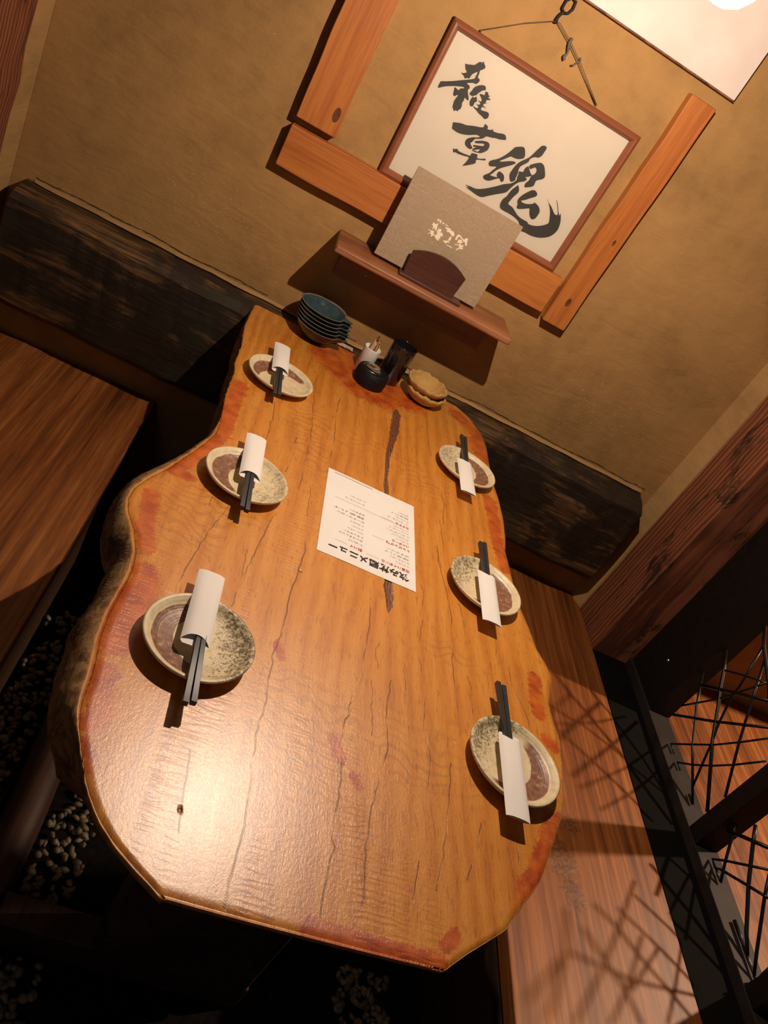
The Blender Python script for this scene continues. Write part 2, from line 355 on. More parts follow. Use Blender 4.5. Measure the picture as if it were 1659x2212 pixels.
def mk_bowl():
    t = NT('blue_glaze'); tc = t.new('ShaderNodeTexCoord'); sp = t.new('ShaderNodeSeparateXYZ'); t.l.new(tc.outputs['Object'], sp.inputs[0])
    n = t.noise(t.coord(), 60, 4)
    z = sp.outputs[2]
    rim = t.sstep(t.math('ADD', z, t.math('MULTIPLY', n, 0.002)), 0.0435, 0.0452)
    col = t.mix(t.math('MULTIPLY', rim, 0.8), t.ramp(n, [(0.3, (0.030, 0.055, 0.065)), (0.7, (0.050, 0.085, 0.098))]), (0.24, 0.21, 0.15))
    return t.fin(col, 0.12, t.bump(n, 0.08, 0.001), Coat_Weight=0.4, Coat_Roughness=0.04)
def mk_bowl_out():
    t = NT('dark_glaze_outside'); n = t.noise(t.coord(), 60, 4)
    return t.fin(t.ramp(n, [(0.3, (0.012, 0.012, 0.014)), (0.7, (0.035, 0.028, 0.024))]), 0.16, t.bump(n, 0.1, 0.001), Coat_Weight=0.3)
BOWL = mk_bowl(); BOWLO = mk_bowl_out()
def mk_clay():
    t = NT('ochre_clay'); n = t.noise(t.coord((1, 1, 2.5)), 50, 5, 0.6, 0.5); f = t.noise(t.coord(), 400, 3)
    return t.fin(t.ramp(n, [(0.3, (0.46, 0.26, 0.070)), (0.6, (0.54, 0.32, 0.10))]), 0.8, t.bump(t.math('ADD', n, t.math('MULTIPLY', f, 0.3)), 0.5, 0.002))
CLAY = mk_clay()
def mk_film():
    t = NT('clear_film'); m = t.m
    tr = t.new('ShaderNodeBsdfTransparent'); gl = t.new('ShaderNodeBsdfGlossy'); gl.inputs['Roughness'].default_value = 0.12
    fr = t.new('ShaderNodeFresnel'); fr.inputs[0].default_value = 1.45; mx = t.new('ShaderNodeMixShader')
    t.l.new(t.math('ADD', fr.outputs[0], 0.05), mx.inputs[0]); t.l.new(tr.outputs[0], mx.inputs[1]); t.l.new(gl.outputs[0], mx.inputs[2]); t.l.new(mx.outputs[0], t.out.inputs[0])
    return m
FILM = mk_film()
def mk_pane():
    t = NT('acrylic_pane'); tr = t.new('ShaderNodeBsdfTransparent'); gl = t.new('ShaderNodeBsdfGlossy'); gl.inputs['Roughness'].default_value = 0.03
    fr = t.new('ShaderNodeFresnel'); fr.inputs[0].default_value = 1.35; mx = t.new('ShaderNodeMixShader')
    t.l.new(fr.outputs[0], mx.inputs[0]); t.l.new(tr.outputs[0], mx.inputs[1]); t.l.new(gl.outputs[0], mx.inputs[2]); t.l.new(mx.outputs[0], t.out.inputs[0])
    return t.m
PANE = mk_pane()
def mk_glass():
    t = NT('clear_glass'); n = t.noise(t.coord(), 5, 1)
    return t.fin((0.95, 0.93, 0.88), t.math('MULTIPLY', n, 0.06), None, Transmission_Weight=1.0, IOR=1.5)
GLASS = mk_glass()
def mk_bulb():
    t = NT('glowing_bulb_glass'); tr = t.new('ShaderNodeBsdfTransparent'); em = t.new('ShaderNodeEmission'); em.inputs[0].default_value = (1, 0.93, 0.86, 1); em.inputs[1].default_value = 14.0
    mx = t.new('ShaderNodeMixShader'); lw = t.new('ShaderNodeLayerWeight'); lw.inputs[0].default_value = 0.5
    t.l.new(t.math('ADD', 0.10, t.math('MULTIPLY', lw.outputs['Facing'], 0.08)), mx.inputs[0]); t.l.new(tr.outputs[0], mx.inputs[1]); t.l.new(em.outputs[0], mx.inputs[2]); t.l.new(mx.outputs[0], t.out.inputs[0])
    return t.m
BULBM = mk_bulb()
def mk_fil():
    t = NT('filament'); em = t.new('ShaderNodeEmission'); em.inputs[0].default_value = (1, 0.8, 0.55, 1); em.inputs[1].default_value = 60.0
    t.l.new(em.outputs[0], t.out.inputs[0]); return t.m
FIL = mk_fil()
def mk_gravel():
    t = NT('river_pebbles'); g = t.new('ShaderNodeNewGeometry')
    col = t.ramp(g.outputs['Random Per Island'], [(0.0, (0.10, 0.085, 0.06)), (0.35, (0.24, 0.20, 0.14)), (0.6, (0.40, 0.33, 0.20)), (0.8, (0.16, 0.13, 0.10)), (1.0, (0.45, 0.36, 0.20))])
    n = t.noise(t.coord(), 160, 3)
    return t.fin(t.mix(0.3, col, t.ramp(n, [(0.3, (0.05, 0.04, 0.03)), (0.7, (0.4, 0.33, 0.24))])), 0.6)
GRAVEL = mk_gravel()

